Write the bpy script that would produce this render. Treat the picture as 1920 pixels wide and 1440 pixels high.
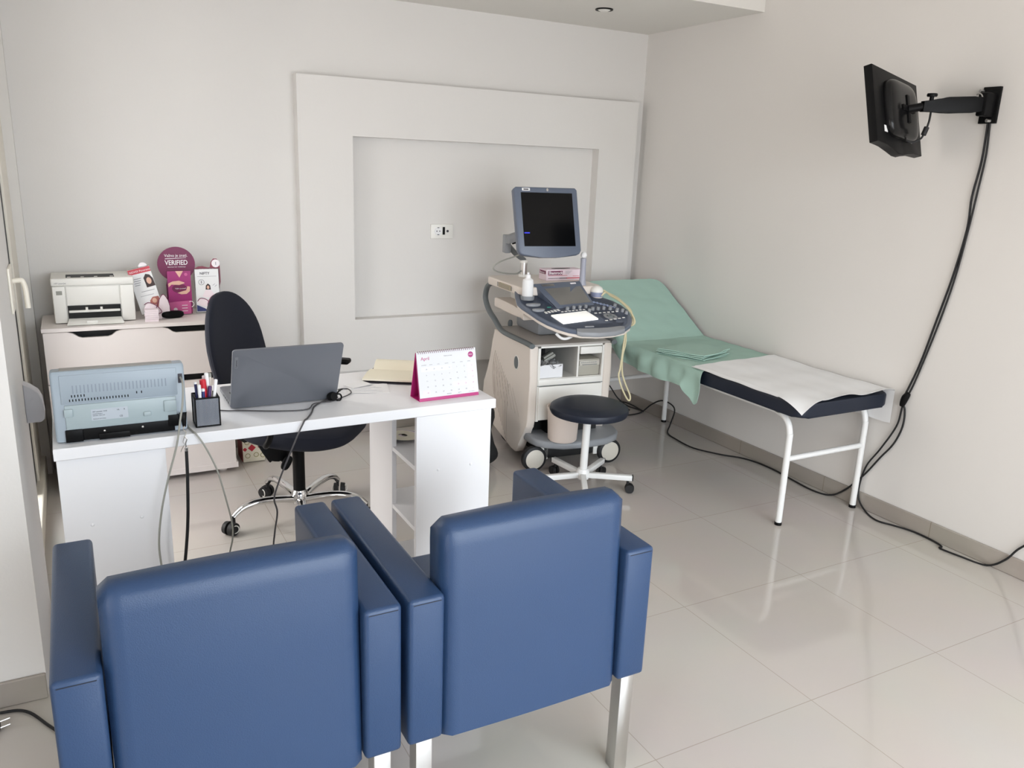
import bpy, bmesh, math, random
from mathutils import Vector, Matrix
for o in list(bpy.data.objects): bpy.data.objects.remove(o, do_unlink=True)
random.seed(7)
scn = bpy.context.scene; COL = scn.collection
R = math.radians; PI = math.pi
# ------------------------------------------------------------------ camera
cam_d = bpy.data.cameras.new('camera'); cam = bpy.data.objects.new('camera', cam_d); COL.objects.link(cam)
yaw, pit, rol, fpx = 0.501302692, 0.262309549, 0.0382599252, 1516.24335
fw = Vector((math.sin(yaw)*math.cos(pit), math.cos(yaw)*math.cos(pit), -math.sin(pit)))
rt = Vector((math.cos(yaw), -math.sin(yaw), 0)); up = rt.cross(fw)
r2 = rt*math.cos(rol)+up*math.sin(rol); u2 = -rt*math.sin(rol)+up*math.cos(rol)
mw = Matrix(((r2.x,u2.x,-fw.x,0),(r2.y,u2.y,-fw.y,0),(r2.z,u2.z,-fw.z,1.552),(0,0,0,1)))
cam.matrix_world = mw
cam_d.sensor_fit = 'HORIZONTAL'; cam_d.sensor_width = 36; cam_d.lens = 36*fpx/1920; cam_d.clip_start = .05
scn.camera = cam
# ------------------------------------------------------------------ view, sky and light
vs = scn.view_settings; vs.view_transform = 'Standard'; vs.look = 'None'; vs.gamma = 1; vs.use_curve_mapping = False
vs.exposure = 0.02
w = bpy.data.worlds.new('sky'); scn.world = w; w.use_nodes = True
nt = w.node_tree; bg = nt.nodes['Background']
# hazy daylight: bright cool sky, dimmer ground, tinted warmer towards -x for the door's daylight
geo = nt.nodes.new('ShaderNodeTexCoord'); sep = nt.nodes.new('ShaderNodeSeparateXYZ'); nt.links.new(geo.outputs['Generated'], sep.inputs[0])
def mrange(sock, a0, a1, b0, b1):
    n = nt.nodes.new('ShaderNodeMapRange'); n.interpolation_type = 'SMOOTHSTEP'
    for i, v in ((1,a0),(2,a1),(3,b0),(4,b1)): n.inputs[i].default_value = v
    nt.links.new(sock, n.inputs[0]); return n.outputs[0]
SKY_E, SKY_W, GROUND = 12.0, 6.4, 5.8
lev = mrange(sep.outputs['Z'], -.12, .25, 0, 1); west = mrange(sep.outputs['X'], -.2, -.8, 0, 1)
def cmix(fac, A, B):
    n = nt.nodes.new('ShaderNodeMix'); n.data_type = 'RGBA'; nt.links.new(fac, n.inputs['Factor'])
    for nm, v in (('A',A),('B',B)):
        if isinstance(v, tuple): n.inputs[nm].default_value = v
        else: nt.links.new(v, n.inputs[nm])
    return n.outputs['Result']
sky = cmix(west, (.84*SKY_E,.92*SKY_E,1.0*SKY_E,1), (1.0*SKY_W,.94*SKY_W,.89*SKY_W,1))
gnd = cmix(west, (.92*GROUND,.95*GROUND,1.0*GROUND,1), (1.0*GROUND,.91*GROUND,.84*GROUND,1))
nt.links.new(cmix(lev, gnd, sky), bg.inputs[0]); bg.inputs[1].default_value = 1.0
def portal(name, loc, rot, sx, sy):
    l = bpy.data.lights.new(name, 'AREA'); l.shape = 'RECTANGLE'; l.size = sx; l.size_y = sy; l.cycles.is_portal = True
    o = bpy.data.objects.new(name, l); COL.objects.link(o); o.location = loc; o.rotation_euler = rot; return o
portal('portal_front', (1.6, -1.42, 1.22), (R(90), 0, 0), 3.0, 2.46)
portal('portal_side', (-2.02, -.5, 1.22), (R(90), 0, R(-90)), 1.0, 2.46)
portal('portal_door', (-.30, 3.5, 1.2), (R(90), 0, R(-90)), 1.0, 2.2)

# ------------------------------------------------------------------ materials
def lin(c):
    return tuple(((v/255)/12.92 if v/255 <= .04045 else ((v/255+.055)/1.055)**2.4) for v in c)+(1,)
MATS = {}
def mat(name, c, rough=.5, metal=0, spec=.5, bump=0, bscale=200, var=0, vscale=3, coat=0, trans=0, emit=None):
    m = bpy.data.materials.new(name); m.use_nodes = True; nt = m.node_tree; b = nt.nodes['Principled BSDF']
    b.inputs['Base Color'].default_value = lin(c); b.inputs['Roughness'].default_value = rough
    b.inputs['Metallic'].default_value = metal; b.inputs['Specular IOR Level'].default_value = spec
    if coat: b.inputs['Coat Weight'].default_value = coat; b.inputs['Coat Roughness'].default_value = .1
    if trans: b.inputs['Transmission Weight'].default_value = trans
    if emit: b.inputs['Emission Color'].default_value = lin(emit[0]); b.inputs['Emission Strength'].default_value = emit[1]
    tc = nt.nodes.new('ShaderNodeTexCoord')
    n = nt.nodes.new('ShaderNodeTexNoise'); n.inputs['Scale'].default_value = vscale; nt.links.new(tc.outputs['Object'], n.inputs['Vector'])
    mx = nt.nodes.new('ShaderNodeMix'); mx.data_type = 'RGBA'
    a = lin(c); k = 1-(var or .02)
    mx.inputs['A'].default_value = a; mx.inputs['B'].default_value = (a[0]*k, a[1]*k, a[2]*k, 1)
    nt.links.new(n.outputs['Fac'], mx.inputs['Factor']); nt.links.new(mx.outputs['Result'], b.inputs['Base Color'])
    if bump:
        n2 = nt.nodes.new('ShaderNodeTexNoise'); n2.inputs['Scale'].default_value = bscale; n2.inputs['Detail'].default_value = 4
        nt.links.new(tc.outputs['Object'], n2.inputs['Vector'])
        bp = nt.nodes.new('ShaderNodeBump'); bp.inputs['Strength'].default_value = bump; bp.inputs['Distance'].default_value = .002
        nt.links.new(n2.outputs['Fac'], bp.inputs['Height']); nt.links.new(bp.outputs['Normal'], b.inputs['Normal'])
    MATS[name] = m; return m
WALL = mat('wall_paint', (218,215,211), .75, bump=.15, bscale=120, var=.03, vscale=1.5)
CEIL = mat('ceiling_paint', (224,221,215), .8, var=.02)
WHITE = mat('white_laminate', (232,232,234), .4, var=.01)
CABW = mat('warm_white_laminate', (232,224,220), .45, var=.01)
PVC = mat('cream_pvc', (228,222,208), .35)
BLUE = mat('blue_leatherette', (40,62,94), .36, spec=.38, bump=.25, bscale=420, var=.05, vscale=8)
STEEL = mat('brushed_steel', (205,203,200), .28, metal=1)
CHROME = mat('chrome', (225,225,225), .07, metal=1)
BLACK = mat('black_plastic', (11,11,12), .45, spec=.15)
RUBBER = mat('black_rubber', (16,16,18), .6)
NAVYF = mat('navy_fabric', (22,26,40), .92, bump=.5, bscale=900, var=.15, vscale=30)
NAVY = mat('navy_vinyl', (19,27,42), .45, spec=.4, var=.05)
CREAM = mat('cream_plastic', (222,212,202), .42, var=.02)
CREAM2 = mat('pale_machine_plastic', (230,228,222), .42, var=.02)
GREYP = mat('grey_plastic', (138,141,145), .4)
GREYD = mat('dark_grey_plastic', (100,106,108), .42)
SLATE = mat('slate_blue_plastic', (92,101,117), .35, var=.03)
SLATED = mat('deep_slate_plastic', (96,106,126), .35, var=.03)
SCREEN = mat('black_screen', (9,10,12), .12, spec=.2)
TSCREEN = mat('grey_touch_screen', (118,116,112), .14)
PRBLUE = mat('grey_blue_printer_plastic', (150,162,172), .42, var=.02)
PRGREEN = mat('pale_green_grey_plastic', (158,172,176), .42, var=.02)
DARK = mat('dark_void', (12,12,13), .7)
MINT = mat('mint_cotton_sheet', (164,194,182), .9, bump=.25, bscale=35, var=.06, vscale=5)
PAPER = mat('white_paper', (232,232,232), .8, bump=.12, bscale=18, var=.02)
GREYMET = mat('laptop_grey', (116,119,126), .38, metal=.35)
MAG = mat('magenta_card', (176,36,112), .4)
PLUM = mat('plum_card', (112,26,72), .35)
PLUM2 = mat('magenta_print', (158,44,112), .35)
PINKP = mat('pink_print', (204,96,150), .4)
PINKL = mat('pale_pink_print', (238,224,228), .6)
SKIN = mat('printed_skin_tone', (222,178,156), .5)
HAIR = mat('printed_dark_hair', (50,26,24), .5)
RED = mat('red_print', (190,42,58), .4)
WPRINT = mat('white_print', (240,234,236), .5)
GPRINT = mat('grey_print', (120,118,124), .6)
DPRINT = mat('dark_print', (52,50,58), .6)
NPRINT = mat('navy_print', (44,54,110), .5)
IVORY = mat('ivory_page', (238,232,212), .8)
BEIGEC = mat('beige_cable', (206,196,160), .5)
GREYC = mat('grey_cable', (150,150,142), .5)
DGREYC = mat('dark_grey_cable', (70,68,70), .5)
BIN = mat('cream_enamel', (224,210,200), .4)
FRAMEW = mat('white_enamel', (222,222,220), .3)
GREEN = mat('green_key', (60,150,130), .4)
KEYW = mat('lit_white_keyboard', (250,250,246), .5, emit=((255,255,250), .35))
BLUEL = mat('blue_status_text', (40,50,190), .4, emit=((40,50,220), .6))
CLEAR = mat('clear_acrylic', (235,238,240), .08, trans=.9)
def glassmat():
    m = bpy.data.materials.new('window_glass'); m.use_nodes = True; nt = m.node_tree
    for n in list(nt.nodes): nt.nodes.remove(n)
    o = nt.nodes.new('ShaderNodeOutputMaterial'); t = nt.nodes.new('ShaderNodeBsdfTransparent'); g = nt.nodes.new('ShaderNodeBsdfGlossy')
    g.inputs['Roughness'].default_value = .02; lw = nt.nodes.new('ShaderNodeLayerWeight'); lw.inputs['Blend'].default_value = .5; pw = nt.nodes.new('ShaderNodeMath'); pw.operation = 'POWER'; pw.inputs[1].default_value = 5; nt.links.new(lw.outputs['Facing'], pw.inputs[0]); f = nt.nodes.new('ShaderNodeMath'); f.operation = 'MULTIPLY_ADD'; f.inputs[1].default_value = .9; f.inputs[2].default_value = .04; nt.links.new(pw.outputs[0], f.inputs[0]); m_ = nt.nodes.new('ShaderNodeMixShader')
    nt.links.new(f.outputs[0], m_.inputs[0]); nt.links.new(t.outputs[0], m_.inputs[1]); nt.links.new(g.outputs[0], m_.inputs[2]); nt.links.new(m_.outputs[0], o.inputs[0])
    return m
GLASS = glassmat()
def tilemat(name, c, grout, ox, oy, size, rough, swap=False):
    m = bpy.data.materials.new(name); m.use_nodes = True; nt = m.node_tree; b = nt.nodes['Principled BSDF']
    tc = nt.nodes.new('ShaderNodeTexCoord'); mp = nt.nodes.new('ShaderNodeMapping'); mp.inputs['Location'].default_value = (-ox, -oy, 0)
    nt.links.new(tc.outputs['Object'], mp.inputs[0])
    br = nt.nodes.new('ShaderNodeTexBrick'); br.offset = 0; br.squash = 1
    br.inputs['Scale'].default_value = 1; br.inputs['Brick Width'].default_value = size; br.inputs['Row Height'].default_value = size
    br.inputs['Mortar Size'].default_value = .0016; br.inputs['Mortar Smooth'].default_value = .3
    a = lin(c); br.inputs['Color1'].default_value = a; br.inputs['Color2'].default_value = (a[0]*.97, a[1]*.97, a[2]*.97, 1); br.inputs['Mortar'].default_value = lin(grout)
    nt.links.new(mp.outputs[0], br.inputs['Vector'])
    n = nt.nodes.new('ShaderNodeTexNoise'); n.inputs['Scale'].default_value = 2.5; n.inputs['Detail'].default_value = 6; nt.links.new(tc.outputs['Object'], n.inputs['Vector'])
    mx = nt.nodes.new('ShaderNodeMix'); mx.data_type = 'RGBA'; mx.blend_type = 'MULTIPLY'; mx.inputs['Factor'].default_value = .12
    nt.links.new(br.outputs['Color'], mx.inputs['A']); nt.links.new(n.outputs['Color'], mx.inputs['B']); nt.links.new(mx.outputs['Result'], b.inputs['Base Color'])
    b.inputs['Roughness'].default_value = rough
    return m
FLOORM = tilemat('polished_floor_tile', (193,186,179), (168,159,148), 1.88, 1.436, .6, .065)
SKIRT = tilemat('skirting_tile', (160,152,144), (130,118,104), 1.88, 1.436, .6, .12)

# ------------------------------------------------------------------ mesh helpers
OFF = {}
class MB:
    def __init__(s, M=None): s.bm = bmesh.new(); s.M = M or Matrix.Identity(4); s.mi = 0
    def _v(s, p): return s.bm.verts.new(s.M @ Vector(p))
    def face(s, vs, smooth=None):
        try: f = s.bm.faces.new(vs)
        except ValueError: return None
        f.material_index = s.mi; return f
    def box(s, x0, x1, y0, y1, z0, z1, b=0, seg=2, M=None):
        pts = [(x,y,z) for x in (x0,x1) for y in (y0,y1) for z in (z0,z1)]
        if M is not None: pts = [M @ Vector(p) for p in pts]
        v = [s._v(p) for p in pts]
        fs = [s.face([v[i] for i in q]) for q in ((0,1,3,2),(4,6,7,5),(0,4,5,1),(2,3,7,6),(0,2,6,4),(1,5,7,3))]
        if b:
            es = list({e for f in fs for e in f.edges})
            bmesh.ops.bevel(s.bm, geom=es, offset=b, segments=seg, profile=.5, affect='EDGES')
        return s
    def tube(s, pts, r, n=10, smoothpath=0, caps=True, flat=1.0):
        P = [Vector(p) for p in pts]
        if smoothpath: P = catmull(P, smoothpath)
        rs = r if callable(r) else (lambda t: r)
        rings = []; N = len(P); prev = None
        for i, p in enumerate(P):
            d = (P[min(i+1,N-1)]-P[max(i-1,0)]).normalized()
            if prev is None:
                a = Vector((0,0,1)) if abs(d.z) < .9 else Vector((1,0,0)); u = d.cross(a).normalized()
            else:
                u = (prev - d*prev.dot(d)); u = u.normalized() if u.length > 1e-6 else d.orthogonal().normalized()
            prev = u; vv = d.cross(u); rr = rs(i/(N-1))
            rings.append([s._v(p+u*math.cos(2*PI*k/n)*rr+vv*math.sin(2*PI*k/n)*rr*flat) for k in range(n)])
        for a, b in zip(rings, rings[1:]):
            for k in range(n): s.face([a[k], a[(k+1)%n], b[(k+1)%n], b[k]])
        if caps: s.face(rings[0][::-1]); s.face(rings[-1])
        return s
    def cyl(s, p0, p1, r, r1=None, n=24): 
        r1 = r if r1 is None else r1
        return s.tube([p0, p1], lambda t: r+(r1-r)*t, n)
    def lathe(s, prof, n=32, M=None):
        rings = []
        for (r, z) in prof:
            ps = [Vector((r*math.cos(2*PI*k/n), r*math.sin(2*PI*k/n), z)) for k in range(n)] if r > 1e-5 else [Vector((0,0,z))]
            if M is not None: ps = [M @ p for p in ps]
            rings.append([s._v(p) for p in ps])
        for a, b in zip(rings, rings[1:]):
            for k in range(n):
                k2 = (k+1) % n
                if len(a) == 1 and len(b) == 1: continue
                if len(a) == 1: s.face([a[0], b[k2], b[k]])
                elif len(b) == 1: s.face([a[k], a[k2], b[0]])
                else: s.face([a[k], a[k2], b[k2], b[k]])
        return s
    def prism(s, pts, fn0, fn1, b=0, seg=2):
        a = [s._v(fn0(*p)) for p in pts]; c = [s._v(fn1(*p)) for p in pts]; n = len(pts)
        f0 = s.face(a[::-1]); f1 = s.face(c)
        fs = [s.face([a[k], a[(k+1)%n], c[(k+1)%n], c[k]]) for k in range(n)]
        if b:
            es = list({e for f in (f0, f1) if f for e in f.edges})
            bmesh.ops.bevel(s.bm, geom=es, offset=b, segments=seg, profile=.5, affect='EDGES')
        return s
    def loft(s, rings, cap=True):
        V = [[s._v(p) for p in r] for r in rings]; n = len(V[0])
        for a, b in zip(V, V[1:]):
            for k in range(n): s.face([a[k], a[(k+1)%n], b[(k+1)%n], b[k]])
        if cap: s.face(V[0][::-1]); s.face(V[-1])
        return s
    def sell(s, c, a, b, h, e1=.4, e2=.5, n=40, m=16, M=None, warp=None):
        def sp(x, e): return math.copysign(abs(x)**e, x)
        rings = []
        for i in range(1, m):
            ph = -PI/2+PI*i/m; r = sp(math.cos(ph), e1); z = sp(math.sin(ph), e1)
            ring = []
            for k in range(n):
                t = 2*PI*k/n; p = Vector((a*r*sp(math.cos(t), e2), b*r*sp(math.sin(t), e2), h*z))
                if warp: p = warp(p)
                if M is not None: p = M @ p
                ring.append(p+Vector(c))
            rings.append(ring)
        return s.loft(rings)
    def grid(s, fn, nu, nv, thick=0):
        V = [[s._v(fn(i/nu, j/nv)) for j in range(nv+1)] for i in range(nu+1)]
        for i in range(nu):
            for j in range(nv): s.face([V[i][j], V[i+1][j], V[i+1][j+1], V[i][j+1]])
        if thick:
            bmesh.ops.recalc_face_normals(s.bm, faces=s.bm.faces[:])
            bmesh.ops.solidify(s.bm, geom=s.bm.faces[:], thickness=thick)
        return s
    def text(s, txt, size, M, ext=.0003, align='LEFT', font_sx=1.0, bold=0):
        c = bpy.data.curves.new('t', 'FONT'); c.body = txt; c.size = size; c.align_x = align; c.extrude = ext; c.resolution_u = 3; c.offset = bold
        o = bpy.data.objects.new('t', c); COL.objects.link(o); dg = bpy.context.evaluated_depsgraph_get(); dg.update()
        me = bpy.data.meshes.new_from_object(o.evaluated_get(dg))
        Ms = s.M @ M @ Matrix.Diagonal((font_sx, 1, 1, 1)); vs = [s.bm.verts.new(Ms @ v.co) for v in me.vertices]
        for p in me.polygons:
            s.face([vs[i] for i in p.vertices])
        bpy.data.objects.remove(o); bpy.data.curves.remove(c); bpy.data.meshes.remove(me); return s
    def build(s, name, mats, parent=None, smooth=True, ang=40):
        bm = s.bm; bmesh.ops.recalc_face_normals(bm, faces=bm.faces[:])
        off = OFF.get(parent.name, Vector((0,0,0))) if parent else Vector((0,0,0))
        if off.length: bmesh.ops.translate(bm, verts=bm.verts[:], vec=-off)
        me = bpy.data.meshes.new(name); bm.to_mesh(me); bm.free()
        for m in (mats if isinstance(mats, (list, tuple)) else [mats]): me.materials.append(m)
        if smooth and len(me.polygons):
            me.shade_smooth(); me.set_sharp_from_angle(angle=R(ang))
        o = bpy.data.objects.new(name, me); COL.objects.link(o)
        if parent: o.parent = parent; OFF[o.name] = off
        return o
def catmull(P, k):
    out = []; N = len(P)
    for i in range(N-1):
        a, b, c, d = P[max(i-1,0)], P[i], P[i+1], P[min(i+2,N-1)]
        for j in range(k):
            t = j/k
            out.append(.5*((2*b)+(c-a)*t+(2*a-5*b+4*c-d)*t*t+(3*b-a-3*c+d)*t**3))
    out.append(P[-1]); return out
def tag(o, label, cat, group=None, kind=None):
    o['label'] = label; o['category'] = cat
    if group: o['group'] = group
    if kind: o['kind'] = kind
    return o
def thing(name, label, cat, loc=(0,0,0), rz=0, group=None, local=False):
    o = bpy.data.objects.new(name, None); COL.objects.link(o); o.location = loc; o.rotation_euler = (0,0,rz); o.empty_display_size = .1
    OFF[o.name] = Vector((0,0,0)) if local else Vector(loc)
    return tag(o, label, cat, group)
def solo(mb, name, mats, label, cat, group=None, smooth=True):
    """a thing that is one mesh: origin moved to its base centre"""
    o = mb.build(name, mats, None, smooth); vs_ = [v.co for v in o.data.vertices]
    c = Vector(((min(v.x for v in vs_)+max(v.x for v in vs_))/2, (min(v.y for v in vs_)+max(v.y for v in vs_))/2, min(v.z for v in vs_)))
    o.data.transform(Matrix.Translation(-c)); o.location = c
    return tag(o, label, cat, group)
def struct(mb, name, mats, smooth=False):
    o = mb.build(name, mats, None, smooth); o['kind'] = 'structure'; return o
def copy_tree(o, parent=None):
    c = o.copy(); COL.objects.link(c); c.parent = parent
    for ch in list(o.children): copy_tree(ch, c)
    return c
def circ(cx, cy, r, n=28, ry=None, a0=0, a1=2*PI):
    ry = r if ry is None else ry
    m = n if abs(a1-a0-2*PI) < 1e-6 else n+1
    return [(cx+r*math.cos(a0+(a1-a0)*k/n), cy+ry*math.sin(a0+(a1-a0)*k/n)) for k in range(m)]
def rrect(x0, x1, y0, y1, r, n=5):
    out = []
    for (cx, cy, a) in ((x1-r,y1-r,0),(x0+r,y1-r,PI/2),(x0+r,y0+r,PI),(x1-r,y0+r,1.5*PI)):
        out += [(cx+r*math.cos(a+PI/2*k/n), cy+r*math.sin(a+PI/2*k/n)) for k in range(n+1)]
    return out

# ------------------------------------------------------------------ the room
XR, YB, ZC, ZS = 3.30, 4.42, 2.86, 2.38
XL, YF = -1.9, -1.3
struct(MB().box(XL-.1, XR+.1, YF-.1, YB+.1, -.1, 0), 'floor', FLOORM)
struct(MB().box(XL-.1, XR+.1, YF-.1, 3.0, ZC, ZC+.1).box(-.34, XR+.1, 3.0, YB+.1, ZC, ZC+.1), 'ceiling', CEIL)
struct(MB().box(-.225, XR, 3.433, YB, ZS, ZC), 'trim_1', CEIL)                       # dropped soffit
struct(MB().box(-.6, XR+.1, YB, YB+.1, 0, ZC), 'wall_back', WALL)
struct(MB().box(XR, XR+.1, YF-.1, YB, 0, ZC), 'wall_right', WALL)
struct(MB().box(XL, -.18, 2.433, 3.0, 0, ZC), 'wall_left', WALL)                   # pier that closes off the near room
struct(MB().box(-.30, -.185, 4.36, YB, 0, ZC).box(-.34, -.225, 3.0, 4.36, 2.3, ZC), 'wall_door_side', WALL)
m = MB(); m.box(XL-.1, XL, YF-.1, -1.0, 0, ZC).box(XL-.1, XL, 0.0, 2.433, 0, ZC).box(XL-.1, XL, -1.0, 0.0, 2.45, ZC)
struct(m, 'wall_far_left', WALL)
m = MB(); m.box(XL-.1, .1, YF-.1, YF, 0, ZC).box(3.1, XR+.1, YF-.1, YF, 0, ZC).box(.1, 3.1, YF-.1, YF, 2.45, ZC)
struct(m, 'wall_front', WALL)
def added_window(name, axis, a0, a1, p, z0, z1, nm):
    fr = MB()
    def bx(u0, u1, za, zb, d=.03):
        if axis == 'y': fr.box(u0, u1, p-d, p+d, za, zb)
        else: fr.box(p-d, p+d, u0, u1, za, zb)
    bx(a0, a1, z0, z0+.06); bx(a0, a1, z1-.06, z1)
    for k in range(nm+1):
        c = a0+(a1-a0)*k/nm; bx(max(a0, c-.035), min(a1, c+.035), z0+.06, z1-.06)
    o = struct(fr, name, PVC)
    g = MB()
    if axis == 'y': g.box(a0+.04, a1-.04, p-.004, p+.004, z0+.05, z1-.05)
    else: g.box(p-.004, p+.004, a0+.04, a1-.04, z0+.05, z1-.05)
    g.build('pane', GLASS, o, False)
added_window('added_window_1', 'y', .1, 3.1, YF-.05, 0.0, 2.45, 3)  # unseen window behind the camera, added to light the room
added_window('added_window_2', 'x', -1.0, 0.0, XL-.05, 0.0, 2.45, 1)  # second unseen window, added for daylight from the left
# balcony door between pier and back wall
d = struct(MB().box(-.29, -.225, 4.0, 4.36, 0, 2.3, b=.004).box(-.29, -.225, 3.0, 3.06, 0, 2.3).box(-.29, -.225, 3.06, 4.0, 2.22, 2.3)
           .box(-.30, -.205, 3.0, 4.36, 0, .10, b=.006), 'door_1', PVC)
MB().box(-.262, -.235, 3.82, 4.0, .10, 2.22).box(-.262, -.235, 3.06, 3.12, .10, 2.22).build('gasket', RUBBER, d, False)
MB().box(-.254, -.248, 3.12, 3.82, .10, 2.22).build('pane', GLASS, d, False)
# feature frame on the back wall
FX0, FX1, FZ0, FZ1 = 1.075, 3.215, .395, 1.968
IX0, IX1, IZ0, IZ1 = 1.365, 2.935, .690, 1.677
FY = YB-.07
m = MB().box(FX0, IX0, FY, YB, FZ0, FZ1).box(IX1, FX1, FY, YB, FZ0, FZ1).box(IX0, IX1, FY, YB, FZ0, IZ0).box(IX0, IX1, FY, YB, IZ1, FZ1)
struct(m, 'trim_2', WALL)
def skirting(name, x0, x1, y0, y1): struct(MB().box(x0, x1, y0, y1, 0, .08, b=.003, seg=1), name, SKIRT)
skirting('baseboard_back', -.18, XR, YB-.012, YB)
skirting('baseboard_right', XR-.012, XR, YF, YB-.012)
skirting('baseboard_left', XL, -.18, 2.421, 2.433)
# ------------------------------------------------------------------ wall fittings
t = thing('ceiling_spotlight', 'small round recessed spotlight with dark rim in the lowered ceiling', 'spotlight', (2.612,3.904,ZS))
MB().lathe([(.047,0),(.047,-.006),(.036,-.006),(.034,-.001),(.034,0)], M=Matrix.Translation((2.612,3.904,ZS))).build('rim', BLACK, t)
MB().lathe([(.034,0),(.033,-.006),(.02,-.012),(0,-.013)], M=Matrix.Translation((2.612,3.904,ZS))).build('lens', CREAM2, t)
t = thing('wall_socket', 'white wall socket plate with round outlet and black inlet inside the wall frame', 'socket', (1.913,YB,1.172))
MB().box(1.843, 1.983, YB-.010, YB, 1.130, 1.214, b=.003).build('plate', CREAM2, t)
MB().prism(circ(1.888, 1.174, .024), lambda x,z: (x,YB-.010,z), lambda x,z: (x,YB-.0125,z)).build('outlet', PAPER, t)
m = MB(); 
for a in (1.879, 1.897): m.prism(circ(a, 1.174, .0035, 10), lambda x,z: (x,YB-.0125,z), lambda x,z: (x,YB-.0132,z))
m.box(1.882, 1.894, YB-.0135, YB-.0125, 1.192, 1.196).box(1.882, 1.894, YB-.0135, YB-.0125, 1.152, 1.156); m.build('pin_hole', DPRINT, t, False)
MB().box(1.916, 1.930, YB-.0125, YB-.010, 1.154, 1.198).build('data_inlet', BLACK, t, False)
MB().prism(circ(1.947, 1.174, .007, 14), lambda x,z: (x,YB-.010,z), lambda x,z: (x,YB-.014,z)).build('aerial_inlet', DPRINT, t)
# door lever and grey plate on the pier edge
m = MB(); m.box(-.18, -.173, 2.86, 2.985, 1.06, 1.20, b=.003)
m.tube([(-.175,2.95,1.150),(-.152,2.95,1.152),(-.146,2.95,1.147),(-.141,2.95,1.125),(-.139,2.95,1.064)], .008, 10, 5)
m.build('door_handle', PVC, d)
m = MB(); m.prism([(-.18,.690),(-.140,.690),(-.129,.700),(-.127,.720),(-.130,.765),(-.140,.790),(-.160,.808),(-.18,.820)], lambda x,z: (x,2.93,z), lambda x,z: (x,2.99,z), b=.004)
m.build('door_catch', mat('light_grey_plastic',(184,184,188),.45), d)

# ------------------------------------------------------------------ desk
t = thing('desk', 'white laminate desk with open shelf pedestal under its calendar end', 'desk', (.59,2.72,0))
tp = [(-.098,2.444),(1.286,2.462),(1.280,2.998),(-.104,2.980)]
MB().prism(tp, lambda x,y: (x,y,.715), lambda x,y: (x,y,.75), b=.002, seg=1).build('desktop', WHITE, t)
MB().box(-.094, .190, 2.468, 2.486, 0, .715, b=.001, seg=1).build('side_panel', WHITE, t)
MB().box(.172, .190, 2.486, 2.96, 0.0, .715).build('side_panel', WHITE, t)
MB().box(.986, 1.272, 2.468, 2.486, 0, .715, b=.001, seg=1).build('front_panel', WHITE, t)
MB().box(.986, 1.004, 2.713, 2.974, 0, .715, b=.001, seg=1).build('side_panel', WHITE, t)
for z in (.526, .295, .06): MB().box(.988, 1.270, 2.486, 2.85, z-.016, z).build('shelf', WHITE, t)
for x, z in ((1.069,.509),(1.196,.512),(-.02,.501),(.111,.503)):
    MB().sell((x, 2.468, z), .0055, .003, .0055, 1, 1, 12, 6).build('screw_cap', WHITE, t)
# cabinet (drawers with cut-out grips)
t = thing('drawer_cabinet', 'white chest of drawers with dark cut-out grips behind the desk', 'cabinet', (.25,4.22,0))
cx0, cx1, cy0, cy1, ch = -.150, .640, 4.055, 4.405, .785
MB().box(cx0-.004, cx1+.006, cy0-.008, cy1, ch-.018, ch, b=.001, seg=1).build('top_panel', CABW, t)
MB().box(cx0, cx0+.018, cy0+.02, cy1, .05, ch-.018).box(cx1-.018, cx1, cy0+.02, cy1, .05, ch-.018).box(cx0+.018, cx1-.018, cy1-.01, cy1, .05, ch-.018).box(cx0-.002, cx1+.008, cy0-.004, cy1, .022, .05).build('carcass', CABW, t)
MB().box(cx0+.018, cx1-.018, cy0+.035, cy0+.04, .05, ch-.018).build('painted_grip_shade', DARK, t, False)  # near-black sheet paints the shade seen through the grip cut-outs
for x in (cx0+.06, cx1-.06):
    for y in (cy0+.05, cy1-.05): MB().cyl((x,y,0), (x,y,.022), .02).build('foot', CABW, t)
zt = ch-.021
for k in range(3):
    z1 = zt-k*.240; z0 = z1-.236
    gx = [(.06, .17), (.395, .505)]
    pts = [(cx0+.001, z0), (cx1-.001, z0), (cx1-.001, z1)]
    for (a, b_) in ((.385,.560),(-.01,.125)):
        pts += [(b_+.045, z1), (b_+.02, z1-.008), (b_, z1-.024), (b_-.015, z1-.029), (a+.015, z1-.029), (a, z1-.024), (a-.02, z1-.008), (a-.045, z1)]
    pts += [(cx0+.001, z1)]
    MB().prism(pts, lambda x,z: (x,cy0,z), lambda x,z: (x,cy0+.018,z)).build('drawer', CABW, t, False)

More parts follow.
